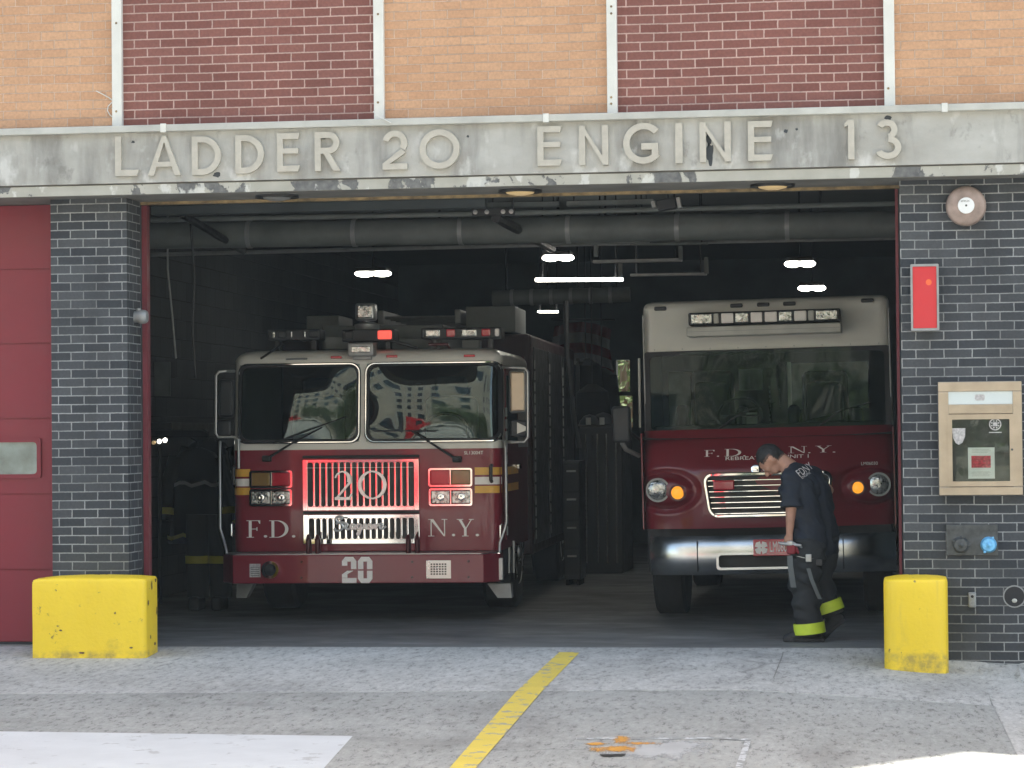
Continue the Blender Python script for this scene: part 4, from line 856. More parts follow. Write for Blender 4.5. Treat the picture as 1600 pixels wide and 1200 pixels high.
# front scene lamp
x0, z0 = P(545, 557); x1, z1 = P(585, 536); y_ = fy_t(z0)-.02
o = MB().rbox(x0, x1, y_-.12, y_+.06, z0, z1, .012).build('scene_lamp', 'grey_metal', LT)
MB().rbox(x0+.03, x1-.03, y_-.128, y_-.115, z0+.03, z1-.03, .006).build('lens', 'lens_clear', o)
MB().rbox((x0+x1)/2-.08, (x0+x1)/2+.08, y_-.06, y_+.05, z0-.03, z0+.002, .006).build('bracket', 'grey_metal', o)
# visor tube on the left
(xa, za), (xb, zb_) = P(445, 561), P(478, 560); MB().tube([(xa, fy_t(za)-.02, za), (xb, fy_t(zb_)-.02, zb_)], .008, 8).build('wiper_washer', 'steel', LT, True)
MB().tube([(P(408, 561)[0], -.0, P(408, 560)[1]), (P(430, 535)[0], .35, P(430, 535)[1])], .01, 6).build('antenna', 'black_metal', LT, True)
# grilles
def grille(px0, px1, py0, py1, name, slots, side_px, top_px, mat, y=-.012):
    x0, z0 = P(px0, py1); x1, z1 = P(px1, py0); s = (x1-x0)/(px1-px0)
    MB().box(x0+.01, x1-.01, y+.001, y+.010, z0+.01, z1-.01).build('backing', 'decal_black', LT)
    g = MB(); sd, tp = side_px*s, top_px*s
    slz0, slz1 = z0+tp*1.3, z1-tp; sx0, sx1 = x0+sd, x1-sd; pit = (sx1-sx0)/slots; bw = pit*.36
    outer = rrect(x0, x1, z0, z1, .006, 2); 
    g.rbox(x0, sx0, y-.022, y, z0, z1, .004); g.rbox(sx1, x1, y-.022, y, z0, z1, .004); g.rbox(sx0-.002, sx1+.002, y-.0215, y, z0, slz0, .004); g.rbox(sx0-.002, sx1+.002, y-.0215, y, slz1, z1, .004)
    for k in range(1, slots): g.rbox(sx0+pit*k-bw/2, sx0+pit*k+bw/2, y-.020, y, slz0-.002, slz1+.002, .004)
    for k in range(slots):      # rounded slot ends
        for zz_, sg in ((slz0, 1), (slz1, -1)):
            for sx_, sh in ((sx0+pit*k+(bw/2 if k else 0), 1), (sx0+pit*(k+1)-(bw/2 if k < slots-1 else 0), -1)):
                g.prism([(sx_, zz_), (sx_+sh*.010, zz_), (sx_+sh*.004, zz_+sg*.004), (sx_, zz_+sg*.010)], lambda u, v, d: (u, y-d, v), 0, .0195)
    return g.build(name, mat, LT), y-.022
g1, gy1 = grille(474, 655, 716.5, 798, 'upper_grille', 17, 8, 5, 'chrome')
g2, gy2 = grille(475, 656, 803, 850, 'lower_grille', 17, 9, 6, 'chrome')
x0, z0 = P(474, 716); x1, z1 = P(655, 710.5); MB().rbox(x0, x1, -.05, 0, z0, z1, .005).build('grille_hood', 'rubber', LT)
x0, z0 = P(474, 803); x1, z1 = P(655, 798.5); MB().box(x0, x1, -.010, 0, z0, z1).build('grille_gap', 'rubber', LT)
x0, z0 = P(480, 731.5); x1, z1 = P(646, 729.5); MB().box(x0, x1, gy1-.004, gy1+.006, z0, z1).build('cross_bar', 'steel', g1)
m = MB(); mp = lambda u, v, d: (u, gy1-.012-d, v)
x0, z0 = P(524, 781); x1, z1 = P(553, 735.5); put(m, serif('2')[0], x0, z0, (x1-x0)/.66, z1-z0, mp, .012)
x0, z0 = P(561, 780); x1, z1 = P(605.5, 735); put(m, serif('O')[0], x0, z0, (x1-x0)/.98, z1-z0, mp, .012); m.build('numeral', 'numeral_silver', g1)
# script badge
SCR = [[(.10, .80), (.16, .95), (.08, 1.0), (.03, .88), (.06, .72), (.14, .60), (.16, .42), (.08, .28), (.0, .32), (.02, .42)], [(.03, .62), (.10, .70), (.22, .66)],
       [(.16, .42), (.22, .45), (.25, .58), (.22, .62), (.20, .48), (.24, .35), (.30, .42)], [(.38, .58), (.33, .60), (.30, .48), (.33, .36), (.37, .44), (.39, .60), (.385, .38), (.42, .38)],
       [(.50, .58), (.45, .60), (.43, .48), (.46, .37), (.50, .48), (.51, .60), (.50, .30), (.46, .08), (.43, .12), (.48, .28), (.55, .42)], [(.55, .42), (.57, .60), (.60, .56), (.59, .38), (.63, .40)],
       [(.70, .58), (.66, .60), (.63, .48), (.66, .36), (.70, .46), (.71, .60), (.71, .38), (.74, .44)], [(.74, .44), (.76, .60), (.78, .36), (.82, .60), (.85, .52)], [(.85, .45), (.90, .52), (.90, .62), (.86, .58), (.86, .42), (.90, .36), (.98, .50)]]
x0, z0 = P(524, 838); x1, z1 = P(606, 806); m = MB()
def smooth_path(p, n=4):
    o = []
    for i in range(len(p)-1):
        a, b, c, d_ = p[max(0, i-1)], p[i], p[i+1], p[min(len(p)-1, i+2)]
        for k in range(n):
            t = k/n; o.append(tuple(.5*((2*b[j])+(-a[j]+c[j])*t+(2*a[j]-5*b[j]+4*c[j]-d_[j])*t*t+(-a[j]+3*b[j]-3*c[j]+d_[j])*t**3) for j in (0, 1)))
    return o+[p[-1]]
for i, st in enumerate(SCR): m.tube([(x0+u*(x1-x0), gy2-.012, z0+v*(z1-z0)) for u, v in smooth_path(st)], .0105, 7)
m.tube([(x0+.25*(x1-x0), gy2-.012, z0+.93*(z1-z0)), (x0+.02*(x1-x0), gy2-.012, z0+.97*(z1-z0))], .008, 6); m.build('script_badge', 'numeral_silver', g2, True)
# lamp clusters
for (a, b, c, d_, l1, l2) in ((391, 457.5, 735, 762.5, 'lens_brown', 'lens_red'), (391, 457, 764, 791, 'lens_clear', 'lens_clear'), (670, 738.5, 731, 760.5, 'lens_red', 'lens_brown'), (671, 738.5, 762.5, 790.5, 'lens_clear', 'lens_clear')):
    x0, z0 = P(a, d_); x1, z1 = P(b, c); m = MB(); t = .016
    ring(m, rrect(x0, x1, z0, z1, .022), rrect(x0+t, x1-t, z0+t, z1-t, .012), FM, 0, .035); xm = (x0+x1)/2
    m.rbox(xm-.007, xm+.007, -.034, -.002, z0+t-.002, z1-t+.002, .003); o = m.build('lamp_cluster', 'chrome', LT)
    for u0, u1, mt in ((x0+t, xm-.007, l1), (xm+.007, x1-t, l2)):
        h = MB().rbox(u0+.003, u1-.003, -.030, -.002, z0+t+.003, z1-t-.003, .008)
        h.build('headlight' if mt == 'lens_clear' else 'warning_lens', mt, o)
        if mt == 'lens_clear': ux = (u0+u1)/2; MB().lathe((ux, -.031, (z0+z1)/2), (0, -1, 0), [(0, .032), (.003, .026), (.004, .012), (.001, .006)], 16).build('reflector', 'chrome', o, True)
# stripes, letters
for (xa, xb) in ((363.2, 391), (742, 782.6)):
    for k, (ya, yb, mt) in enumerate(((733, 745, 'stripe_gold'), (748, 760, 'decal_white'), (762, 773.5, 'stripe_gold'))):
        dy = 0 if xa < 500 else -3; x0, z0 = P(xa, yb+dy); x1, z1 = P(xb, ya+dy)
        MB().sheet(10, 1, lambda u, v: wtrans(x0+(x1-x0)*u, z0+(z1-z0)*v, .0035)).build('stripe', mt, LT, True)
for s in (-1, 1):
    m = MB(); x = XC+s*(hwc+.0135); z0, z1 = P(566, 771)[1], P(566, 732)[1]; m.box(x-.001, x+.001, .36, 1.31, z0, z0+.07).box(x-.001, x+.001, .36, 1.31, z1-.07, z1); m.build('side_stripe', 'stripe_gold', LT)
def word(chs, mat, parent, name, Pf, y, depth=.003):
    m = MB()
    for ch, a, b, c, d_ in chs:
        polys, wd = serif(ch); x0, z0 = Pf(a, d_); x1, z1 = Pf(b, c); put(m, polys, x0, z0, (x1-x0)/wd, z1-z0, lambda u, v, dd: (u, (y(v) if callable(y) else y)-dd, v), depth)
    return m.build(name, mat, parent)
word([('F', 385.5, 408, 813, 840), ('.', 412, 418, 813, 840), ('D', 421, 452, 813, 840), ('.', 456, 462, 813, 840)], 'decal_white', LT, 'lettering', P, -.001)
word([('N', 669, 700, 811, 838), ('.', 706, 711.5, 811, 838), ('Y', 714, 741, 811, 838), ('.', 743, 749, 811, 838)], 'decal_white', LT, 'lettering', P, -.001)
x, z = P(725, 710); text('SL13004T', .042, 'decal_white', LT, 'serial_lettering', (x, -.002, z), ext=.001)
# wipers
for sx, (a, b, c) in ((1, ((418, 717), (457, 693), None)), (-1, ((715, 718), (668, 688), None))):
    (xa, za), (xb, zb_) = P(*a), P(*b)
    o = MB().rbox(xa-.04, xa+.04, -.06, 0, za-.025, za+.03, .012).build('wiper', 'rubber', LT)
    e = P(505, 668) if sx == 1 else P(644, 673); y1 = -.075
    MB().tube([(xa, -.045, za), (xb, -.05, zb_), (e[0], y1, e[1])], [.012, .009, .006], 8).build('arm', 'rubber', o, True)
    q0, q1 = (P(430, 693), P(545, 650)) if sx == 1 else (P(583, 672), P(684, 674))
    MB().tube([(q0[0], y1-.008, q0[1]), (q1[0], y1-.012, q1[1])], .006, 6).build('blade', 'rubber', o, True)
# bumper
BY = -.42
x0, z0 = P(364, 912, BY); x1, z1 = P(755, 865.5, BY); xl0 = P(349, 890, -.2)[0]; xr1 = P(782, 890, -.2)[0]
pl = [(x0, BY), (x1, BY), (xr1, BY+.22), (xr1, .02), (xl0, .02), (xl0, BY+.22)]
m = MB(); m.prism(pl, lambda u, v, d: (u, v, d), z0, z1-.002); bp = m.build('bumper', 'truck_red', LT, bevel=.008)
MB().prism([(x0+.02, BY+.02), (x1-.02, BY+.02), (xr1-.02, BY+.23), (xr1-.02, 0), (xl0+.02, 0), (xl0+.02, BY+.23)], lambda u, v, d: (u, v, d), z1-.0019, z1+.006).build('deck_plate', 'steel', bp)
MB().box(XC-hwc+.04, XC+hwc-.04, .02, 2.2, z0+.0, z_bot).build('underbody', 'rubber', LT)
PB = lambda px, py: P(px, py, BY); BM = lambda u, v, d: (u, BY-d, v)
m = MB()
for ch, a, b in (('2', 534.5, 556.8), ('O', 559.5, 581.8)):
    xa, za = PB(a, 911); xb, zb_ = PB(b, 870); put(m, block(ch), xa, za, (xb-xa)/.72, zb_-za, BM, .002)
m.build('numeral', 'decal_white', bp)
x, z = PB(423.5, 890); m = MB(); ring(m, circ(x, z, .075), circ(x, z, .052), BM, 0, .05); o = m.build('siren', 'chrome', bp, 35)
MB().lathe((x, BY-.002, z), (0, -1, 0), [(0, .052), (.003, .05), (.02, .018), (.024, 0)], 20).build('siren_cone', 'black_metal', o, True)
x0, z0 = PB(666, 904); x1, z1 = PB(704.5, 875.5)
m = MB().rbox(x0, x1, BY-.006, BY, z0, z1, .002); sp_ = m.build('speaker_plate', 'brushed', bp)
m = MB(); cx0, cz0 = x0+.035, z0+.028; px_ = (x1-x0-.07)/6; pz_ = (z1-z0-.05)/5
for i in range(6):
    for j in range(5): m.box(cx0+i*px_+.004, cx0+(i+1)*px_-.004, BY-.0075, BY-.0061, cz0+j*pz_+.004, cz0+(j+1)*pz_-.004)
m.build('speaker_holes', 'decal_black', sp_)
x0, z0 = PB(390, 902); x1, z1 = PB(407, 881); st = MB().box(x0, x1, BY-.002, BY, z0, z1).build('sticker', 'sticker_grey', bp)
m = MB(); [m.box(x0+.01, x1-.01, BY-.003, BY-.0021, z0+.012+.018*k, z0+.017+.018*k) for k in range(5)]; m.build('writing', 'ink', st)
for px, py in ((471, 878), (471, 903), (644, 878), (644, 902), (732, 877), (732, 902)):
    x, z = PB(px, py); MB().cyl((x, BY, z), (0, -1, 0), .011, .009, .008, 10).build('bolt', 'dark_red', bp)
for px in (481, 495, 637, 651):      # tow hooks
    x, z0 = P(px, 867, BY+.05); z1 = P(px, 838, BY+.05)[1]; m = MB()
    m.tube([(x, BY+.10, z0), (x, BY+.06, z0+.02), (x, BY+.05, z1-.03), (x, BY+.09, z1), (x, BY+.14, z1-.03), (x, BY+.15, z0)], .017, 10); m.build('tow_hook', 'dark_red', bp, True)
for a, b, c, d_ in ((371, 397, 377, 390), (762, 798, 778, 800)):
    x0, z1 = P(a, 912, -.1); x1 = P(b, 912, -.1)[0]; u0, z0 = P(c, 934, -.1); u1 = P(d_, 934, -.1)[0]
    if a < 500: u0, u1 = P(370, 934, -.1)[0], P(386, 934, -.1)[0]
    MB().prism([(x0, z1), (x1, z1), (u1, z0), (u0, z0)], lambda u, v, d: (u, -.1-d, v), -.12, .02).build('step_bracket', 'grey_metal', LT)
# grab rails, handles, mirrors
def rail(pts, r, name, mat='steel', par=LT): return MB().tube(pts, r, 10).build(name, mat, par, True)
def PV(px, py, v): x, z = P(px, py, v); return (x, v, z)
rail([PV(789, 690, .0), PV(790, 700, -.03), PV(791.5, 815, -.03), PV(789, 826, -.04), PV(781, 848, -.06), PV(780, 875, -.1)], .013, 'grab_rail')
rail([PV(344, 690, .0), PV(343.5, 700, -.03), PV(344, 826, -.03), PV(350, 846, -.05), PV(354, 862, -.1), PV(354, 868, -.1)], .013, 'grab_rail')
MB().rbox(P(779, 903, -.2)[0], P(786, 903, -.2)[0], -.22, -.15, P(779, 906, -.2)[1], P(779, 872, -.2)[1], .004).build('rail_foot', 'steel', LT)
for pa in ((768, 727, 752), (366.5, 729, 757)):
    x = P(pa[0], 740)[0]; z0, z1 = P(pa[0], pa[2])[1], P(pa[0], pa[1])[1]
    rail([(x, -.0, z1), (x, -.05, z1-.01), (x, -.05, z0+.01), (x, 0, z0)], .016, 'grab_handle', 'black_metal')
for pa in ((781, 820, 842), (361, 818, 838)):
    x = P(pa[0], 740)[0]; z0, z1 = P(pa[0], pa[2])[1], P(pa[0], pa[1])[1]; rail([(x, .06, z1), (x, -.0, z1-.01), (x, -.0, z0+.01), (x, .06, z0)], .012, 'small_handle', 'chrome')
def mirror(s, fr_pts, head, lower, lens):
    o = rail(fr_pts, .014, 'mirror', 'steel')
    (a, b, c, d_), (e, f, g, h) = head, lower
    x0, z0 = P(a, d_, -.05); x1, z1 = P(b, c, -.05); MB().rbox(x0, x1, -.05, .03, z0, z1, .03, 3).build('mirror_head', 'steel' if lens else 'dark_plastic', o, 40)
    MB().rbox(x0+.018, x1-.018, -.056, -.045, z0+.02, z1-.02, .012).build('mirror_back', 'bronze' if lens else 'dark_plastic', o)
    x0, z0 = P(e, h, -.05); x1, z1 = P(f, g, -.05); MB().rbox(x0, x1, -.05, .02, z0, z1, .02, 3).build('mirror_head', 'dark_plastic', o, 40)
    if lens: xm = x0+(x1-x0)*.42; MB().prism([(xm, z0+.03), (x1-.012, z0+.055), (x1-.008, z1-.06), (xm, z1-.02)], lambda u, v, d: (u, -.05-d, v), 0, .012).build('convex_glass', 'truck_white', o)
mirror(1, [PV(785, 574, .15), PV(797, 574.5, -.02), PV(820, 575, -.04), PV(824.5, 581, -.04), PV(825, 683, -.04), PV(820, 690.5, -.04), PV(800, 691, -.02), PV(786, 690, .15)], (795, 822.5, 577.5, 646), (797, 823.5, 656, 683), True)
mirror(-1, [PV(366, 580, .15), PV(352, 580, -.02), PV(342, 581, -.04), PV(337.5, 587, -.04), PV(337, 677, -.04), PV(341, 683, -.04), PV(366, 683, -.02), PV(372.5, 687, -.02), PV(373, 732, -.01)], (341, 365, 592, 652), (338, 361, 657, 682), False)
# roof: spotlight, light bars, ladder gear
x, z = P(572, 487, .5); zb2 = P(572, 503, .5)[1]
o = MB().lathe((x, .55, z_top-.02), (0, 0, 1), [(0, .10), (P(566, 521, .5)[1]-z_top, .10), (P(566, 511, .5)[1]-z_top, .11), (zb2-z_top, .115), (zb2-z_top+.02, .06)], 20).build('spotlight', 'grey_metal', LT, True)
MB().rbox(x-.09, x+.09, .42, .60, z-.082, z+.075, .025, 3).build('lamp_head', 'steel', o, 40)
MB().rbox(x-.068, x+.068, .412, .43, z-.06, z+.055, .01).build('lens', 'lens_clear', o)
MB().cyl((x, .51, zb2), (0, 0, 1), .03, .03, .04, 12).build('pivot', 'grey_metal', o)
def bar(a, b, c, d_, v, name, items):
    x0, z0 = P(a, d_, v); x1, z1 = P(b, c, v); o = MB().rbox(x0, x1, v, v+.28, z0, z1, .012).build(name, 'dark_plastic', LT)
    for u, w, mt in items:
        xa, xb = P(u, c, v)[0], P(w, c, v)[0]; q = MB().rbox(xa, xb, v-.012, v+.03, z0+.018, z1-.012, .012); q.build('lens', mt, o)
    for u in (.15, .85): MB().box(x0+(x1-x0)*u-.02, x0+(x1-x0)*u+.02, v+.08, v+.14, z_top-.03, z0).build('foot', 'black_metal', o)
bar(534, 616, 514, 534, .25, 'light_bar', [(538, 552, 'dark_plastic'), (590, 612, 'red_lit')])
bar(658, 783, 511, 530, .25, 'light_bar', [(664, 688, 'lens_clear'), (697, 711, 'lens_red'), (720, 745, 'lens_clear'), (752, 766, 'lens_red'), (773, 780, 'decal_white')])
bar(418, 500, 514, 532, .25, 'light_bar', [(424, 430, 'lens_clear'), (434, 448, 'dark_plastic'), (454, 457, 'lens_clear'), (474, 478, 'lens_clear'), (482, 498, 'dark_plastic')])
def rb(a, b, c, d_, v0, v1, name, mat, bv=.01): x0, z0 = P(a, d_, v0); x1, z1 = P(b, c, v0); return MB().rbox(x0, x1, v0, v1, max(z0, z_top-.03) if d_ >= 545 else z0, z1, bv).build(name, mat, LT)
rb(503, 693, 507, 546, .9, 3.0, 'roof_box', 'duct_grey'); rb(728, 805, 478, 520, 2.6, 3.6, 'equipment_box', 'duct_grey'); rb(479, 530, 493, 516, 2.8, 3.6, 'equipment_box', 'grey_metal')
rb(722, 748, 531, 546, .5, .7, 'roof_bracket', 'duct_grey', .004); rb(508, 548, 526, 546, .45, .6, 'roof_bracket', 'duct_grey', .004); rb(613, 690, 528, 546, .6, .75, 'roof_bracket', 'duct_grey', .004)
x0, z0 = P(670, 548, .3); x1, z1 = P(700, 538, .3); rail([(x0, .3, z1), (x1, .3, z1), (x1+.02, .3, z_top-.02)], .014, 'roof_handle', 'dark_red')
rail([PV(610, 532, .3), PV(640, 540, .3), PV(655, 545, .3)], .015, 'roof_hose', 'black_metal')
# body behind the cab, with lockers, ladder on top
hb = hwc+.03; zt_b = P(800, 520, 2.6)[1]-.02
MB().rbox(XC-hb, XC+hb, 2.45, 7.4, .45, zt_b, .03).build('rear_body', 'shadow_red', LT)  # body red and locker doors darkened: bay shade put into their colours
MB().box(XC-.5, XC+.5, 2.3, 2.46, .5, z_top-.2).build('body_link', 'rubber', LT)
for k in range(3):
    y0 = 2.6+k*1.55; d_ = MB().rbox(XC+hb-.004, XC+hb+.012, y0, y0+1.4, .55, zt_b-.12, .004).build('locker_door', 'black_metal', LT)
    m = MB()
    for j in range(16): m.tube([(XC+hb+.014, y0+.01, .6+j*.11), (XC+hb+.014, y0+.01, .6+j*.11+.085)], .010, 6)
    m.build('hinge', 'steel', d_)
m = MB()
for s in (-.38, .38): m.rbox(XC+.1+s-.03, XC+.1+s+.03, 2.7, 9.8, zt_b+.12, zt_b+.26, .01)
for k in range(20): m.tube([(XC+.1-.38, 2.8+.35*k, zt_b+.19), (XC+.1+.38, 2.8+.35*k, zt_b+.19)], .018, 6)
m.box(XC-.2, XC+.4, 3.2, 4.2, zt_b-.01, zt_b+.125).box(XC-.2, XC+.4, 8.2, 9.2, zt_b-.01, zt_b+.125); m.build('ladder', 'grey_metal', LT)
for s in (-1, 1):
    wheel(LT, XC+s*(hwc-.17), 1.62, .52, .30, s); wheel(LT, XC+s*(hwc-.17), 6.2, .52, .30, s)
m = MB(); x = XC+hwc
for k in range(2): m.tube([PV(795+7*k, 845, .9), PV(795+7*k, 895, .9)], .017, 8)
m.build('fuel_step_rail', 'steel', LT, True)

# ------------------------------------------------------------------ the rescue van on the right
K = Fr((W(1204, 960, 3.1).x, 3.1, 0), 0, -.0165)
RV = empty('rescue_van', K.O, K.rot, label='white-topped dark red step van with bulging hood in the right bay', cat='rescue truck')
Q = K.p
hw = (Q(1399, 760)[0]-Q(1001, 760)[0])/2; xc = (Q(1399, 760)[0]+Q(1001, 760)[0])/2
zt_, zw1, zw0, zr0 = Q(1195, 461)[1], Q(1195, 545)[1], Q(1195, 672)[1], Q(1195, 824)[1]
print('van', hw, xc, zt_, zw1, zw0, zr0, Q(1000, 830), Q(1001, 475))
CF = .45         # the windshield stands behind the hood front
def kl(z):
    h = hw*(1-.012*max(0, (z-zw0))/(zt_-zw0)); fy = CF+.05*max(0, z-zw0); t = zt_-z
    if t < .07: k = 1-t/.07; q = 1-math.sqrt(max(0, 1-k*k)); h -= q*.055; fy += q*.10
    return (z, h, fy, .07, 7.0)
wx0, wx1 = -hw+.035, hw-.035
def hole(c): return zw0-.04 < c.z < zw1-.012 and wx0+.0 < c.x < wx1-.0 and c.y < CF+.13
zs = [zw0-.05+(zt_-.1-zw0+.05)*k/52 for k in range(53)]+[zt_-.1+.1*k/8 for k in range(1, 9)]
shift(loft(MB(), [kl(z) for z in zs], 5, 60, hole), xc).build('upper_body', 'rig_white', RV, 35)
e_ = kl(zt_); MB().box(xc-e_[1]+.01, xc+e_[1]-.01, e_[2]+.02, 7.0, zt_-.03, zt_-.001).build('roof', 'rig_white', RV)
MB().box(xc-hw+.02, xc+hw-.02, 6.97, 7.01, .5, zt_-.04).build('back_wall', 'dark_red', RV)
for s in (-1, 1): MB().box(xc+s*(hw-.015)-.012, xc+s*(hw-.015)+.012, CF+.12, 7.0, .55, zw0-.04).build('side_panel', 'dark_red', RV)
MB().box(xc-hw+.03, xc+hw-.03, CF+.2, 6.9, .55, .75).build('cab_floor', 'rubber', RV)
# windshield sheet and borders
wz0, wz1 = zw0-.005, zw1+.004
def vs_(x, z, d): return (xc+x, CF+.05*max(0, z-zw0)-d, z)
pn = MB().sheet(24, 12, lambda u, v: vs_(wx0+(wx1-wx0)*u, wz0+(wz1-wz0)*v, .012+.03*math.sin(math.pi*u))).build('windshield', 'rig_glass', RV, True)
m = MB(); ring(m, rrect(wx0-.02, wx1+.02, wz0-.03, wz1+.012, .03), rrect(wx0+.03, wx1-.03, wz0+.02, wz1-.03, .04), vs_, -.01, .025); m.build('gasket', 'rubber', pn)
# interior: bulkhead panels, seats, steering wheel, dash
MB().rbox(xc-hw+.06, xc+hw-.06, CF+.05, CF+.42, zw0-.28, zw0+.06, .04).build('dashboard', 'dark_plastic', RV)
bk = CF+1.6; bh = MB(); 
def BK(px, py): return Q(px, py, bk)
def bkbox(a, b, c, d_, y=0): x0, z0 = BK(a, d_); x1, z1 = BK(b, c); return (x0, x1, bk+y, bk+y+.02, z0, z1)
MB().box(xc-hw+.03, xc+hw-.03, bk+.03, bk+.06, .75, zt_-.06).build('bulkhead', 'locker_grey', RV)
for a, b, c, d_, nm, mt in ((1046, 1084, 580, 667, 'bulkhead_panel', 'cab_panel'), (1155, 1191, 576, 610, 'bulkhead_panel', 'cab_panel'), (1238, 1356, 564, 640, 'bulkhead_panel', 'cab_panel'), (1232, 1236, 566, 655, 'door_edge', 'decal_white')):
    MB().rbox(*bkbox(a, b, c, d_), .004).build(nm, mt, RV)
for sx, hx in ((1114, .20), (1290, .21)):
    x, z = Q(sx, 640, CF+.9); zt2 = Q(sx, 579, CF+.9)[1]
    o = MB().rbox(x-hx*.98, x+hx*.98, CF+.85, CF+1.0, z-.5, zt2, .06, 3).build('seat', 'seat_fabric', RV, 40)
    MB().rbox(x-hx*.8, x+hx*.8, CF+.78, CF+.86, z-.4, zt2-.1, .05, 3).build('backrest_cushion', 'seat_fabric', o, 40)
    for s in (-1, 1): MB().rbox(x+s*(hx+.07)-.05, x+s*(hx+.07)+.05, CF+.7, CF+1.0, z-.16, z+.02+(.03 if s < 0 else 0), .04, 3).build('armrest', 'seat_fabric', o, 40)
    MB().rbox(x-hx, x+hx, CF+.5, CF+1.0, z-.6, z-.42, .05, 3).build('cushion', 'seat_fabric', o, 40)
x, z = Q(1156, 650, CF+.5); m = MB(); m.tube([(x+.19*math.cos(a), CF+.5+.06*math.sin(a), z+.16*math.sin(a)) for a in [k*math.tau/28 for k in range(28)]], .014, 8, closed=True)
m.tube([(x-.18, CF+.5, z), (x+.18, CF+.5, z)], .012, 6).tube([(x, CF+.5, z), (x, CF+.44, z-.25)], .02, 8); m.build('steering_wheel', 'dark_plastic', RV, True)
m = MB().rbox(*[v for v in (Q(1148, 0, CF+.6)[0], Q(1165, 0, CF+.6)[0], CF+.6, CF+.66)], Q(1156, 663, CF+.6)[1], Q(1156, 645, CF+.6)[1], .01); m.build('radio', 'cab_panel', RV)
for px, y0, y1 in ((1204, 600, 665), (1219, 606, 636)):
    x, z0 = BK(px, y1); z1 = BK(px, y0)[1]; m = MB(); [m.tube([(x, bk-.03, z0+(z1-z0)*k/9), (x, bk-.03, z0+(z1-z0)*(k+.6)/9)], .006, 6) for k in range(9)]; m.build('chain', 'steel', RV)
# hood: a bulging front, lofted from the cowl to the bumper line
def hf(x, z):         # front surface, x from the middle, returns y
    t = (z-zr0)/(zw0-zr0); u = x/hw
    y = .0+.02*(1-t)+.42*max(0, t-.55)**1.7*1.6 + .16*abs(u)**4
    # raised centre mound and eye bulges
    cen = math.exp(-(abs(u)/.62)**6)*math.exp(-((t-.30)/.50)**4); y -= .085*cen
    return y
def hood(u, v):
    x = -hw+2*hw*u; z = zr0+(zw0+.02-zr0)*v; e = max(0, abs(x)-(hw-.10)); y = hf(x, z)+(.10-math.sqrt(max(0, .01-e*e)) if e > 0 else 0)
    for s, (hx_, hz_) in zip((-1, 1), (Q(1040, 768), Q(1360, 760))):
        dx, dz = (x+xc-hx_)/.20, (z-hz_)/.125; r2 = dx*dx+dz*dz; y -= .075*math.exp(-r2**1.5*.6) if r2 < 9 else 0
        y += .045*math.exp(-((math.sqrt(r2)-1.25)/.22)**2)
    return (xc+x, y, z)
MB().sheet(110, 70, hood).build('hood', 'rig_red', RV, True)
MB().sheet(2, 2, lambda u, v: (xc-hw+2*hw*u, .1+(CF+.1)*v, zw0-.06+.055*v)).build('cowl', 'rubber', RV)
for s in (-1, 1): MB().box(xc+s*(hw-.006)-.006, xc+s*(hw-.006)+.006, .11, CF+.12, zr0, zw0-.0).build('fender_side', 'rig_red', RV)
def hy(px, py): x, z = Q(px, py); return x, hf(x-xc, z), z
# marker lights, light bar
for px, py in ((1031, 482), (1150, 477), (1192, 475.5), (1233, 474), (1355, 469)):
    x, z = Q(px, py, CF); y = kl(z)[2]; MB().rbox(x-.055, x+.055, y-.022, y+.01, z-.018, z+.018, .012, 2).build('marker_light', 'dark_plastic', RV, 40)
x0, z0 = Q(1077, 509, CF-.1); x1, z1 = Q(1313, 487, CF-.1); z0 = Q(1195, 506, CF-.1)[1]; z1 = Q(1195, 486, CF-.1)[1]; y = CF+.02
o = MB().rbox(x0, x1, y-.22, y+.1, z0, z1, .012).build('light_bar', 'dark_plastic', RV)
for a, b, mt in ((1080, 1113, 'lens_clear'), (1115, 1123, 'sill_white'), (1127, 1146, 'spotlit'), (1149, 1170, 'lens_clear'), (1173, 1191, 'spotlit'), (1195, 1214, 'spotlit'), (1217, 1238, 'lens_clear'), (1241, 1260, 'spotlit'), (1263, 1272, 'sill_white'), (1275, 1309, 'lens_clear')):
    xa, xb = Q(a, 497, y-.22)[0], Q(b, 497, y-.22)[0]; MB().rbox(xa, xb, y-.232, y-.2, z0+.012, z1-.012, .008).build('lens', 'decal_white' if mt == 'spotlit' else mt, o)
z0, z1 = Q(1195, 523, CF-.2)[1], Q(1195, 508, CF-.2)[1]
sh = MB().rbox(x0-.012, x1+.006, y-.30, y+.06, z0, z1, .01).build('bar_shield', 'sill_white', RV)
MB().rbox(x0-.012, x1+.006, y-.302, y-.298, (z0+z1)/2-.002, (z0+z1)/2+.002, .0005).build('crease', 'grey_metal', sh)
for sx in (1120, 1270):
    (xa, za), (xb, zb_) = Q(sx, 674, CF-.1), Q(sx+45, 640, CF)
    o = MB().tube([(xa, CF-.10, za), (xa+.03, CF-.06, za+.03), (xb, CF-.02, zb_)], [.012, .01, .006], 8).build('wiper', 'rubber', RV, True)
    MB().tube([(xb-.30, CF-.012, zb_-.09), (xb+.26, CF-.005, zb_+.06)], .007, 6).build('blade', 'rubber', o, True)
for u in (-.985, .985): MB().rbox(xc+u*hw-.006, xc+u*hw+.006, CF-.012, CF+.04, zw0, zt_-.12, .003).build('corner_trim', 'grey_metal', RV)
for k in range(9):
    x = xc-hw*.9+hw*1.8*k/8; z = zt_-.42; y = kl(z)[2]; MB().cyl((x, y+.002, zw1+.035), (0, -1, 0), .006, .005, .006, 8).build('rivet', 'grey_metal', RV)
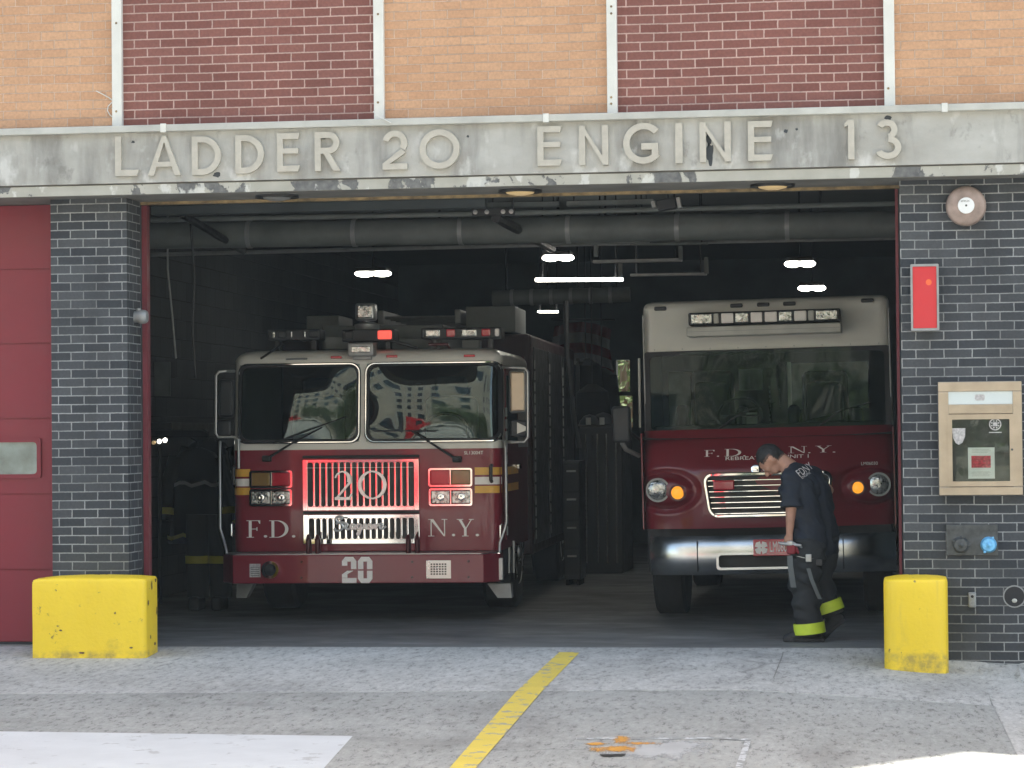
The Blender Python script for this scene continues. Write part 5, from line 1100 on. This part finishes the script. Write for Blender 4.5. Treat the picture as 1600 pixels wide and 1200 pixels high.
# lettering on the hood
def hood_word(chs, z_up):
    m = MB()
    for ch, a, b, c, d_ in chs:
        polys, wd = serif(ch); xa, za = Q(a, d_, .1); xb, zb3 = Q(b, c, .1)
        put(m, polys, xa, za, (xb-xa)/wd, zb3-za, lambda u, v, dd: (u, hf(u-xc, v)-.001-dd, v), .003)
    return m.build('lettering', 'decal_white', RV)
hood_word([('F', 1101.5, 1118, 703, 713.5), ('.', 1121, 1125, 703, 713.5), ('D', 1133, 1160, 701, 713), ('.', 1162, 1166, 702, 713)], 0)
hood_word([('N', 1232, 1262, 697, 708), ('.', 1263, 1267, 698, 708), ('Y', 1274, 1300, 696, 707), ('.', 1301, 1306, 697, 707)], 0)
def hood_text(s, px, py, size, xs, name):
    x, y, z = hy(px, py); t = text(s, size, 'decal_white', RV, name, (0, 0, 0), ext=.0015, xs=xs); t.rotation_euler = (0, 0, 0); me = t.data
    for v in me.vertices: u, w_, d_ = v.co.x+x, v.co.y+z, v.co.z; v.co = (u, hf(u-xc, w_)-.003-d_, w_)
hood_text('REBREATHER', 1133, 719.0, .042, 1.75, 'unit_lettering'); hood_text('UNIT 1', 1224, 716.0, .042, 1.75, 'unit_lettering'); hood_text('LM06030', 1345, 727, .04, .95, 'serial_lettering')
# headlights
for (a, b, r, mt) in ((1027, 766, .088, 0), (1373, 757, .086, 0), (1058.5, 770, .056, 1), (1340, 762, .050, 1)):
    x, z = Q(a, b, -.05); rr_ = r; y = min(hood((x+k_*r*.8-xc+hw)/(2*hw), (z-zr0)/(zw0+.02-zr0))[1] for k_ in (-1, 0, 1))+.012
    MBq = MB(); ring(MBq, circ(x, z, rr_+.016), circ(x, z, rr_), lambda u, v, d: (u, y-d, v), -.04, .012); o = MBq.build('headlight' if not mt else 'turn_signal', 'dark_red' if mt else 'grey_metal', RV, 35)
    MB().lathe((x, y+.0, z), (0, -1, 0), [(0, rr_), (.008, rr_*.97), (.02, rr_*.7), (.026, rr_*.35), (.028, 0)], 32).build('lens', 'amber_lit' if mt else 'lens_clear', o, True)
# grille
gx0, gz1 = Q(1096, 738, -.1); gx1 = Q(1303, 738, -.1)[0]; gz0 = Q(1195, 808, -.1)[1]; gz1 = Q(1195, 737, -.1)[1]; gxb0, gxb1 = Q(1110, 800, -.1)[0], Q(1292, 800, -.1)[0]
def gshape(t):
    p = rrect(gx0+t, gx1-t, gz0+t, gz1-t, max(.02, .09-t), 6)
    return [((x-xc)*(1-.10*(gz1-z)/(gz1-gz0))+xc, z) for x, z in p]
gyf = lambda v: hf(0, v)
GM = lambda u, v, d: (u, hf(min(.7*hw, abs(u-xc)), (gz0+gz1)/2)-.02-d, v)
m = MB(); ring(m, gshape(0), gshape(.032), GM, -.03, .05); go = m.build('grille', 'chrome', RV, 35, bevel=.008)
m = MB(); m.prism(gshape(.03), GM, -.012, -.002); m.build('grille_back', 'decal_black', go)
for k in range(7):
    z = gz1-.05-(gz1-gz0-.09)*k/6.3-.012; sl_ = [p for p in gshape(.034)]
    hx_ = ((gx1-gx0)/2-.04)*(1-.10*(gz1-z)/(gz1-gz0)); m = MB(); m.sheet(24, 1, lambda u, v: (xc+(gx0+gx1)/2-xc-hx_+2*hx_*u, GM(xc+(-hx_+2*hx_*u), z, .03)[1]+.02*v, z-.005+.009*v)); 
    m.sheet(24, 1, lambda u, v: (xc+(gx0+gx1)/2-xc-hx_+2*hx_*u, GM(xc+(-hx_+2*hx_*u), z, .03)[1]+.0005, z-.008+.006*v)); m.build('grille_bar', 'chrome', go)
x0, z0 = Q(1115, 766, -.12); x1, z1 = Q(1147.5, 750, -.12); yy = GM((x0+x1)/2, 0, .05)[1]
MB().rbox(x0, x1, yy-.02, yy+.03, z0, z1, .012).build('warning_light', 'lens_red', go)
x, y, z = hy(1182, 733); MB().lathe((x, y-.01, z), (0, -1, 0), [(0, .045), (.012, .042), (.018, .03), (.02, 0)], 20).build('maker_badge', 'chrome', RV, True)
# bumper
bz1, bz0 = Q(1195, 836, -.2)[1], Q(1195, 897, -.2)[1]; bx0, bx1 = Q(1016, 860, -.05)[0], Q(1400, 855, -.05)[0]
def bump_(u, z, d=0): x = bx0+(bx1-bx0)*u; e = (2*u-1); return -.20+.17*abs(e)**6-d
ox0, ox1 = Q(1121, 880, -.2)[0], Q(1284, 875, -.2)[0]; oz0, oz1 = Q(1195, 888, -.2)[1], Q(1195, 864, -.2)[1]
m = MB()
def bs(u, v):
    z = bz0+(bz1-bz0)*v; return (bx0+(bx1-bx0)*u, bump_(u, z)+.05*abs(2*v-1)**2.2, z)
m.sheet(96, 28, bs, hole=lambda c: ox0 < c.x < ox1 and oz0 < c.z < oz1)
bmp = m.build('bumper', 'bumper_steel', RV, True)
MB().box(xc-hw+.04, xc+hw-.04, .12, 1.5, bz0+.02, zr0+.0).build('bumper_core', 'rubber', bmp)
MB().box(ox0-.05, ox1+.05, -.13, -.11, oz0-.03, oz1+.03).build('air_opening', 'decal_black', bmp)
m = MB(); ring(m, rrect(ox0-.008, ox1+.008, oz0-.008, oz1+.008, .03), rrect(ox0+.012, ox1-.012, oz0+.012, oz1-.012, .025), lambda u, v, d: (u, bump_((u-bx0)/(bx1-bx0), v)-d, v), -.01, .008); m.build('opening_trim', 'bumper_steel', bmp)
for px in (1090, 1318):
    x = Q(px, 860, -.15)[0]; u = (x-bx0)/(bx1-bx0); MB().box(x-.004, x+.004, bump_(u, 0)-.004, bump_(u, 0)+.03, bz0+.03, bz1-.04).build('seam', 'rubber', bmp)
x0, z1 = Q(1176.5, 843, -.22); z0 = Q(1176.5, 869, -.22)[1]; x1 = x0+.34
pl_ = MB().rbox(x0, x1, -.225, -.208, z0, z1, .006).build('licence_plate', 'print_plate' if 'print_plate' in MATS else 'lens_red', bmp)
cx_, cz_ = x0+.068, (z0+z1)/2; m = MB(); PM = lambda u, v, d: (u, -.225-d, v)
for k in range(4):
    a = k*math.pi/2+math.pi/4
    m.prism([(cx_+.012*math.cos(a+1.2), cz_+.012*math.sin(a+1.2)), (cx_+.012*math.cos(a-1.2), cz_+.012*math.sin(a-1.2)), (cx_+.054*math.cos(a-.60), cz_+.054*math.sin(a-.60)), (cx_+.062*math.cos(a), cz_+.062*math.sin(a)), (cx_+.054*math.cos(a+.60), cz_+.054*math.sin(a+.60))], PM, 0, .002+k*.0002)
ring(m, circ(cx_, cz_, .028), circ(cx_, cz_, .022), PM, .002, .004); m.build('emblem', 'stripe_pale', pl_) if 'stripe_pale' in MATS else m.build('emblem', 'decal_white', pl_)
text('LM06030', .125, 'decal_white', pl_, 'lettering', (x0+.137, -.2265, z0+.034), ext=.001, xs=.42)
# wheels, mirror
for s in (-1, 1): wheel(RV, xc+s*(hw-.16), 1.15, .50, .28, s); wheel(RV, xc+s*(hw-.16), 5.6, .50, .28, s)
def QV(px, py, v): x, z = Q(px, py, v); return (x, v, z)
o = MB().tube([QV(1003, 690, .5), QV(990, 680, .2), QV(976, 668, .1)], .014, 8).build('mirror', 'black_metal', RV, True)
x0, z0 = Q(957, 692, .1); x1, z1 = Q(985, 634, .1); MB().rbox(x0, x1, .06, .16, z0, z1, .03, 3).build('mirror_head', 'dark_plastic', o, 40)
MB().tube([QV(972, 692, .1), QV(978, 702, .15), QV(998, 712, .4)], .022, 8).build('mirror_arm', 'grey_metal', o, True)
m = MB().tube([QV(998.5, 560, CF), QV(1000, 668, CF)], .011, 8); m.build('door_rail', 'sill_white', RV, True)

# ------------------------------------------------------------------ across the street, seen in the glass and chrome
OB = empty('stone_building', (2, -33, 0), label='beige stone apartment house across the street, seen mirrored in the truck glass', cat='building')
m = MB().box(-24, 24, -6, 0, -.6, 20.5).build('wall', 'beige_stone', OB)
for i in range(12):
    for j in range(6):
        x = -21+i*3.8; z = 1.2+j*3.1; f_ = MB(); ring(f_, rect(x, x+1.7, z, z+1.9), rect(x+.12, x+1.58, z+.12, z+1.78), lambda u, v, d: (u, d, v), 0, .08); f_ = f_.build('window', 'sill_white', OB)
        MB().box(x+.12, x+1.58, .01, .03, z+.12, z+1.78).build('pane', 'window_dark', f_)
MB().box(-24.2, 24.2, 0, .4, 20.2, 20.7).build('cornice', 'sill_white', OB)
def car(x, y, rz, mat, label):
    B = empty('parked_car', (x, y, gz(x, y)), (0, 0, rz), label=label, cat='car', group='cars parked across the street, seen mirrored')
    prof = [(-2.2, .35), (-2.25, .75), (-2.0, .88), (-1.5, .93), (-.9, 1.42), (.7, 1.45), (1.35, .95), (2.1, .85), (2.25, .6), (2.2, .35)]
    MB().prism(prof, lambda u, v, d: (u, d, v), -.85, .85).build('body', mat, B, bevel=.05)
    MB().prism([(-1.3, .97), (-.82, 1.36), (.62, 1.38), (1.12, .97)], lambda u, v, d: (u, d, v), -.86, .86).build('side_glass', 'window_dark', B)
    for u in (-1.4, 1.4):
        for s in (-1, 1): MB().lathe((u, s*.72, .33), (0, s, 0), [(0, .33), (.15, .33), (.16, .2), (.14, 0)], 20).build('wheel', 'tyre', B, True)

B = empty('delivery_van', (-3.4, -25.2, gz(0, -25)), label='red delivery van with an added cream skirt parked opposite, mirrored in the chrome grille', cat='van')
MB().prism([(-2.9, .75), (-2.9, 2.5), (1.6, 2.5), (2.1, 1.6), (2.9, 1.35), (2.95, .75)], lambda u, v, d: (u, d, v), -.95, .95).build('body', 'car_red', B, bevel=.06)
MB().rbox(-2.92, 2.97, -.96, .97, .35, .749, .04).build('skirt', 'truck_white', B)  # cream skirt added so the lower grille mirrors a pale band
MB().prism([(.5, 1.65), (.5, 2.25), (1.5, 2.25), (1.9, 1.65)], lambda u, v, d: (u, d, v), -.96, .96).build('side_glass', 'window_dark', B)
for u in (-1.9, 1.9):
    for s in (-1, 1): MB().lathe((u, s*.8, .36), (0, s, 0), [(0, .36), (.18, .36), (.19, .2), (.16, 0)], 20).build('wheel', 'tyre', B, True)
car(1.9, -24.6, 0, 'truck_white', 'white sedan parked opposite the open bay, seen mirrored'); car(9, -24.8, 0, 'grey_metal', 'grey sedan parked opposite to the right, seen mirrored')
def tree(x, y, z0, h, cr, label, seed, n, leaf=.09):
    TR = empty('street_tree', (x, y, z0), label=label, cat='tree', group='street trees')
    m = MB().tube([(0, 0, -.3), (.1, 0, h*.4), (0, .1, h*.75)], [.22, .17, .08], 10); random.seed(seed)
    for k in range(7):
        a = k*2.4; m.tube([(0, 0, h*(.42+.04*k)), (cr*.5*math.cos(a), cr*.5*math.sin(a), h*(.6+.04*k))], [.08, .03], 6)
    m.build('trunk', 'bark', TR, True); m = MB()
    for k in range(n):
        a, b, c = random.gauss(0, 1), random.gauss(0, 1), random.gauss(0, 1); n_ = math.sqrt(a*a+b*b+c*c); r = cr*random.random()**.45
        p = Vector((a/n_*r, b/n_*r, h*.72+c/n_*r*1.1))
        if noise.noise(p*.9+Vector((seed, 0, 0))) < -.12: continue
        q = Vector((random.gauss(0, 1), random.gauss(0, 1), random.gauss(0, 1))).normalized(); s_ = q.orthogonal().normalized()*leaf; t_ = q.cross(s_)
        m.add([p-s_, p+t_*.6, p+s_, p-t_*.6], [(0, 1, 2, 3)])
    m.build('crown', 'leaf', TR)
tree(W(975, 600, 27).x, 27, 0, 4.6, 1.9, 'leafy green tree glimpsed through the rear garage window', 5, 2600)
tree(6.6, -29, gz(6, -29), 6.0, 2.6, 'slimmer added tree opposite the right wall, darkening the mirror image beside the broad one', 11, 6000, .13)  # put in to dim the facade's reflection in the van glass
tree(2.2, -28.5, gz(3, -28.5), 6.6, 3.2, 'broad added tree opposite the right bay, darkening the image mirrored in its windshield', 8, 7000, .13)  # added dark mass that mutes the mirrored facade in the windshield

# ------------------------------------------------------------------ the firefighter
PY = .95
def B3(px, py, d=0.): return W(px, py, PY+d)
foot = B3(1268, 1000, 0); foot.z = 0
PR = empty('person', foot, label='person in navy T-shirt and black bunker trousers walking bent over beside the right truck', cat='person')
def L3(px, py, d=0.): return B3(px, py, d)-foot
def capsule(mb, p, q, r0, r1, n=12):
    p, q = Vector(p), Vector(q); t = (q-p).normalized() if (q-p).length > 1e-5 else Vector((0, 0, 1)); pts, rr = [], []
    for k in range(1, 5): a = math.pi/2*k/4; pts.append(p-t*r0*math.cos(a)); rr.append(r0*math.sin(a))
    for k in range(4): a = math.pi/2*k/4; pts.append(q+t*r1*math.sin(a)); rr.append(max(r1*math.cos(a), .001))
    return mb.tube(pts, rr, n)
def fuse(mb, name, mat, vox, it, parent, extra=None):
    me = bpy.data.meshes.new(name); me.from_pydata([tuple(v) for v in mb.v], [], mb.f); me.update()
    o = bpy.data.objects.new(name, me); COL.objects.link(o)
    bm = bmesh.new(); bm.from_mesh(me); bmesh.ops.recalc_face_normals(bm, faces=bm.faces); bm.to_mesh(me); bm.free()
    r = o.modifiers.new('r', 'REMESH'); r.mode = 'VOXEL'; r.voxel_size = vox
    sm = o.modifiers.new('s', 'SMOOTH'); sm.iterations = it; sm.factor = .5
    bpy.context.view_layer.update()
    m2 = bpy.data.meshes.new_from_object(o.evaluated_get(bpy.context.evaluated_depsgraph_get())); o.modifiers.clear(); o.data = m2
    if extra:
        for v in m2.vertices: v.co = extra(v.co.copy())
    m2.materials.clear(); m2.materials.append(MATS[mat]); m2.shade_smooth(); o.parent = parent; return o
fwd = Vector((-.8, .6, 0)); lft = Vector((-.6, -.8, 0))
pel, wst, chs = L3(1272, 852), L3(1270, 822), L3(1257, 768)
nkb = L3(1233, 731, -.02); ls, rs = L3(1236, 748, -.15), L3(1268, 744, .15)
le, lw = L3(1236, 795, -.20), L3(1233.5, 834, -.19)
re_, rw = L3(1294, 766, .20), L3(1262, 800, .36)
lh, rh = L3(1264, 858, -.09), L3(1282, 856, .09)
lk, la = L3(1257, 915, -.11), L3(1265, 984, -.10)
rk, ra = L3(1279, 906, .10), L3(1300, 966, .10)
HC = L3(1205, 719, -.03); hf_ = Vector((-.56, .16, -.80)).normalized(); hs = hf_.cross(Vector((-.7, .05, .7))).normalized(); hu = hs.cross(hf_).normalized()
if hu.z < 0: hu = -hu
def H(f, u, s_=0): return HC+hf_*f+hu*u+hs*s_
m = MB()
# skull, face, ears, neck
m.sphere(H(-.012, .028), .098, 20, (1, 1, 1)); m.sphere(H(.022, .010), .080, 18); m.sphere(H(.028, -.035), .062, 16); capsule(m, H(.040, -.070, -.018), H(.040, -.070, .018), .034, .034)
capsule(m, H(.084, -.002), H(.116, -.036), .010, .014); m.sphere(H(.114, -.038), .017, 10); capsule(m, H(.078, .018, -.032), H(.078, .018, .032), .014, .014)
capsule(m, H(.084, -.062, -.014), H(.084, -.062, .014), .011, .011); m.sphere(H(.055, -.020, .045), .028, 10); m.sphere(H(.055, -.020, -.045), .028, 10)
for sd in (-1, 1): capsule(m, H(-.012, .012, sd*.078), H(-.018, -.024, sd*.076), .017, .012); m.sphere(H(-.02, .0, sd*.084), .016, 8)
capsule(m, H(-.035, -.045), nkb, .056, .066); capsule(m, H(-.06, -.01), nkb+Vector((.02, 0, 0)), .045, .06)
for a, b, r0, r1 in ((nkb, chs, .07, .11), (chs+lft*.07, wst+lft*.06, .10, .085), (chs-lft*.07, wst-lft*.06, .10, .085), (wst, pel, .085, .085), (ls, nkb, .055, .06), (rs, nkb, .055, .06),
                     (ls, le, .056, .043), (le, lw, .043, .027), (rs, re_, .056, .043), (re_, rw, .043, .027), (lh, lk, .08, .058), (lk, la, .055, .038), (rh, rk, .08, .058), (rk, ra, .055, .038)):
    capsule(m, a, b, r0, r1)
# hands: palm, four fingers of different length curling round what they hold, thumb from the side
def hand(w_, dirn, side_, fw, curl):
    dirn, side_, fw = dirn.normalized(), side_.normalized(), fw.normalized()
    pc = w_+dirn*.05
    for k in range(4): s0 = (k-1.5)*.019; capsule(m, w_+dirn*.012+side_*s0*.5, w_+dirn*.085+side_*s0, .017, .0125)
    for k, ln in enumerate((.062, .072, .068, .052)):
        a = w_+dirn*.088+side_*(k-1.5)*.021; d1 = (dirn+fw*curl*.5).normalized(); d2 = (dirn*.5+fw*curl).normalized(); d3 = (dirn*-.1+fw*curl).normalized()
        b = a+d1*ln*.45; c = b+d2*ln*.32; e = c+d3*ln*.27
        capsule(m, a, b, .0095, .009); capsule(m, b, c, .009, .0085); capsule(m, c, e, .0085, .0075)
    t0 = w_+dirn*.03+side_*-.034; t1 = t0+(dirn*.7-side_*.45+fw*.4)*.042; capsule(m, w_+dirn*.02-side_*.015, t0, .015, .013); capsule(m, t0, t1, .012, .010); capsule(m, t1, t1+(dirn*.8+fw*.55)*.03, .010, .0085)
hand(lw, Vector((-.10, .05, -1)), fwd*-1, -lft*1.0, 1.0)
hand(rw, Vector((-.6, .1, -.8)), fwd, lft, .6)
body = fuse(m, 'body', 'skin', .0075, 3, PR)
# face details and hair
for sd in (-1, 1):
    MB().sphere(H(.083, .002, sd*.031), .0125, 12).build('eye', 'decal_white', PR, True); capsule(MBx := MB(), H(.094, .016, sd*.022), H(.090, .018, sd*.045), .004, .003); MBx.build('eyebrow', 'hair', PR, True)
capsule(mm := MB(), H(.0935, -.061, -.018), H(.0935, -.061, .018), .0045, .0045); mm.build('mouth', 'lens_red', PR, True)
scalp = {}
bmv = body.data; m = MB()
def hairline(co):
    v = co-HC; f, u, s_ = v.dot(hf_), v.dot(hu), abs(v.dot(hs))
    if (v.length > .19): return False
    n_ = noise.noise(co*60)*.006
    if f > .045: return u > .052+n_
    if f > .0: return u > .032+n_
    if f > -.045: return u > .030+n_ if s_ > .05 else u > 0
    return u > -.045+n_
for p in bmv.polygons:
    if all(hairline(bmv.vertices[i].co) for i in p.vertices):
        idx = []
        for i in p.vertices:
            if i not in scalp:
                v = bmv.vertices[i]; scalp[i] = len(m.v); m.v.append(v.co+v.normal*(.006+.003*noise.noise(v.co*90)))
            idx.append(scalp[i])
        m.f.append(tuple(idx))
hr = m.build('hair', 'hair', PR, True)
m = MB(); fade = {}
def fadeline(co):
    v = co-HC; return v.length < .19 and any(hairline(co+(hu*.85-hf_*.25)*k) for k in (.012, .020)) and v.dot(hf_) < .05
for p in bmv.polygons:
    if all(fadeline(bmv.vertices[i].co) for i in p.vertices):
        idx = []
        for i in p.vertices:
            if i not in fade: v = bmv.vertices[i]; fade[i] = len(m.v); m.v.append(v.co+v.normal*.0025)
            idx.append(fade[i])
        m.f.append(tuple(idx))
m.build('faded_side', 'hair_fade', hr, True)
# shirt
m = MB()
for a, b, r0, r1 in ((chs+lft*.09, wst+lft*.075, .145, .140), (chs-lft*.09, wst-lft*.075, .145, .140), (wst+lft*.075, pel+lft*.075+Vector((0, 0, .02)), .142, .148), (wst-lft*.075, pel-lft*.075+Vector((0, 0, .02)), .142, .148), (nkb-Vector((-.02, 0, .02)), chs, .078, .145),
                     (ls, nkb-Vector((-.02, 0, .02)), .078, .072), (rs, nkb-Vector((-.02, 0, .02)), .078, .072), (ls, chs+lft*.08, .085, .13), (rs, chs-lft*.08, .085, .13), (chs+fwd*.03, wst+fwd*.045, .13, .135)):
    capsule(m, a, b, r0, r1, 16)
def sleeve(a, b, k, r0, r1): e = a+(b-a)*k; m.tube([a-(b-a)*.1, a+(b-a)*.3, e], [r0*.9, r0, r1], 18)
sleeve(ls, le, .98, .078, .088); sleeve(rs, re_, .42, .074, .070)
def wr(co):
    n_ = noise.noise(co*Vector((7, 7, 11)) if False else Vector((co.x*8, co.y*8, co.z*13)))*.016+noise.noise(Vector((co.x*14+co.z*22, co.y*9, co.z*7)))*.013+noise.noise(Vector((co.x*3+co.z*9, co.y*6, co.z*5)))*.012
    return co+Vector((n_, n_*.6, 0))
shirt = fuse(m, 't_shirt', 'navy', .009, 5, PR, wr)
# trousers
m = MB()
for a, b, r0, r1 in ((pel+lft*.06+Vector((0, 0, .03)), lh, .14, .135), (pel-lft*.06+Vector((0, 0, .03)), rh, .14, .135), (lh, lk, .142, .115), (rh, rk, .140, .115)): capsule(m, a, b, r0, r1, 18)
for a, b in ((lk, la), (rk, ra)):
    e = b-(b-a).normalized()*.02; m.tube([a-(e-a)*.15, a+(e-a)*.4, e], [.112, .112, .110], 20); capsule(m, a-(e-a)*.1, a+(e-a)*.1, .10, .103, 18)
m.rbox(*(lambda c: (c.x-.10, c.x+.03, c.y-.125, c.y-.05, c.z-.09, c.z+.09))(L3(1255, 890, -.09)), .03)
def wr2(co):
    n_ = noise.noise(Vector((co.x*5, co.y*5, co.z*16)))*.030+noise.noise(Vector((co.x*11+co.z*14, co.y*9, co.z*7)))*.020
    return co+Vector((n_, n_*.5, 0))*min(1, max(0, (co.z-.0)*3))
trs = fuse(m, 'trousers', 'bunker_black', .010, 4, PR, wr2)
def band(a, b, pxa, r):
    t = (b-a).normalized(); c = a+(b-a)*pxa
    pts = [c-t*.042, c+t*.042]; MB().tube(pts, [r, r*1.02], 28, cap=False).build('reflective_band', 'hi_vis', trs, True)
    MB().tube([c-t*.012, c+t*.012], r*1.03, 28, cap=False).build('silver_stripe', 'hi_silver', trs, True) if False else None
band(lk, la, .955, .120); band(rk, ra, .70, .119)
# boots
def boot(an, heel, toe, ball):
    m = MB(); capsule(m, an+Vector((0, 0, .02)), heel+Vector((0, 0, .04)), .062, .055); capsule(m, heel+Vector((0, 0, .045)), ball, .052, .050); capsule(m, ball, toe, .050, .040)
    o = fuse(m, 'boot', 'rubber', .009, 3, PR)
    up = Vector((0, 0, 1)); t = (toe-heel); tn = t.normalized(); s_ = tn.cross(up).normalized(); n_ = s_.cross(tn)
    q = MB(); pts = [(-.065, .045), (.0, .052), (.5*t.length, .046), (t.length*.8, .054), (t.length+.035, .03)]
    poly = [(a, b) for a, b in pts]+[(a, -b) for a, b in pts[::-1]]
    q.prism(poly, lambda u, v, d: heel+tn*u+s_*v+n_*d, -.018, .008); q.build('sole', 'rubber', o, bevel=.004)
hz = L3(1275, 1003, -.10); hz.z = .02; tz = L3(1231, 1003, -.10); tz.z = .045; ba = L3(1246, 1003, -.1); ba.z = .05
boot(la, Vector((hz.x, hz.y, .02)), Vector((tz.x, tz.y, .022)), ba)
th = L3(1309, 975, .1); tt = L3(1287, 992, .1); tt.z = max(tt.z, .03); boot(ra, th, tt, tt+(th-tt)*.3+Vector((0, 0, .03)))
# braces hanging from the waist, buckle, gloves
def strap(pxs, wd, name, mat):
    p = [L3(*q) for q in pxs]; m = MB()
    for i in range(len(p)-1):
        a, b = p[i], p[i+1]; s_ = Vector((wd/2, 0, 0)); y = Vector((0, -.004, 0)); m.add([a-s_, a+s_, b+s_, b-s_, a-s_+y, a+s_+y, b+s_+y, b-s_+y], [(0, 1, 2, 3), (7, 6, 5, 4), (0, 4, 5, 1), (1, 5, 6, 2), (2, 6, 7, 3), (3, 7, 4, 0)])
    return m.build(name, mat, trs)
strap([(1234, 868, -.26), (1235, 885, -.27), (1238, 905, -.27), (1240, 918, -.26)], .042, 'brace', 'webbing')
strap([(1263, 888, -.25), (1268, 905, -.25), (1274, 920, -.24), (1281, 936, -.21)], .030, 'brace', 'webbing')
c = L3(1264, 872, -.24); MB().rbox(c.x-.025, c.x+.02, c.y-.01, c.y+.01, c.z-.03, c.z+.03, .006).build('buckle', 'steel', trs)
c = L3(1280, 880, -.20); MB().rbox(c.x-.025, c.x+.025, c.y-.01, c.y+.01, c.z-.02, c.z+.03, .006).build('buckle', 'black_metal', trs)
strap([(1246, 869, -.25), (1258, 872, -.25), (1270, 873, -.24)], .02, 'brace_clip', 'steel')
c = L3(1236.5, 857, -.22); m = MB(); m.rbox(c.x-.035, c.x+.035, c.y-.03, c.y+.02, c.z-.045, c.z+.04, .018, 3); capsule(m, c+Vector((.03, 0, .02)), c+Vector((.05, -.01, -.03)), .012, .01)
g = m.build('gloves', 'glove_red', smooth=40, props=dict(label='small red gloves held in the hand of the bent person', cat='gloves')); g.location = foot
c2 = L3(1232, 848, -.23); m = MB(); capsule(m, c2+Vector((-.06, 0, -.005)), c2+Vector((.09, -.01, -.02)), .013, .012); capsule(m, c2+Vector((.02, -.01, .01)), c2+Vector((.10, -.01, -.035)), .008, .007)
m.rbox(c2.x-.01, c2.x+.03, c2.y-.035, c2.y-.015, c2.z-.02, c2.z+.012, .004); g2 = m.build('gear_clip', 'steel', smooth=40, props=dict(label='bright metal clip held with the red gloves', cat='clip')); g2.location = foot
# print on the shirt back
from mathutils.bvhtree import BVHTree
bpy.context.view_layer.update(); bv = BVHTree.FromPolygons([v.co for v in shirt.data.vertices], [p.vertices for p in shirt.data.polygons])
def print_on(body_, size, org, e1, e2, name):
    t = text(body_, 1, 'decal_white', shirt, name, (0, 0, 0), ext=0); t.rotation_euler = (0, 0, 0); me = t.data
    bm = bmesh.new(); bm.from_mesh(me); bmesh.ops.triangulate(bm, faces=bm.faces); bmesh.ops.subdivide_edges(bm, edges=list(bm.edges), cuts=2, use_grid_fill=True); bm.to_mesh(me); bm.free()
    for v in me.vertices:
        px = org[0]+e1[0]*v.co.x*size+e2[0]*v.co.y*size; py = org[1]+e1[1]*v.co.x*size+e2[1]*v.co.y*size
        o_ = CAM-foot; d = ray(px, py).normalized(); h = bv.ray_cast(o_, d)
        v.co = (h[0] - d*.006) if h[0] else o_+d*21.2
print_on('FDNY', 1, (1250, 745.5), (8.2, -5.6), (-11.5, -13.5), 'print')
print_on('ENGINE', 1, (1253.5, 748.5), (3.9, -2.6), (-3.8, -4.4), 'print')

# ------------------------------------------------------------------ added haze veil that lifts the blacks of the dark bay
hz_m = bpy.data.materials.new('haze'); hz_m.use_nodes = True; _n = hz_m.node_tree; _n.nodes.remove(_n.nodes['Principled BSDF'])
pv = _n.nodes.new('ShaderNodeVolumePrincipled'); pv.inputs['Color'].default_value = (.72, .88, 1, 1); pv.inputs['Density'].default_value = .0005
_n.links.new(pv.outputs[0], _n.nodes['Material Output'].inputs['Volume']); MATS['haze'] = hz_m
MB().box(-64, 74, -64, 62, -2.4, 22.5).build('haze', 'haze', props=dict(kind='stuff', label='added thin haze veil lifting the dark tones'))
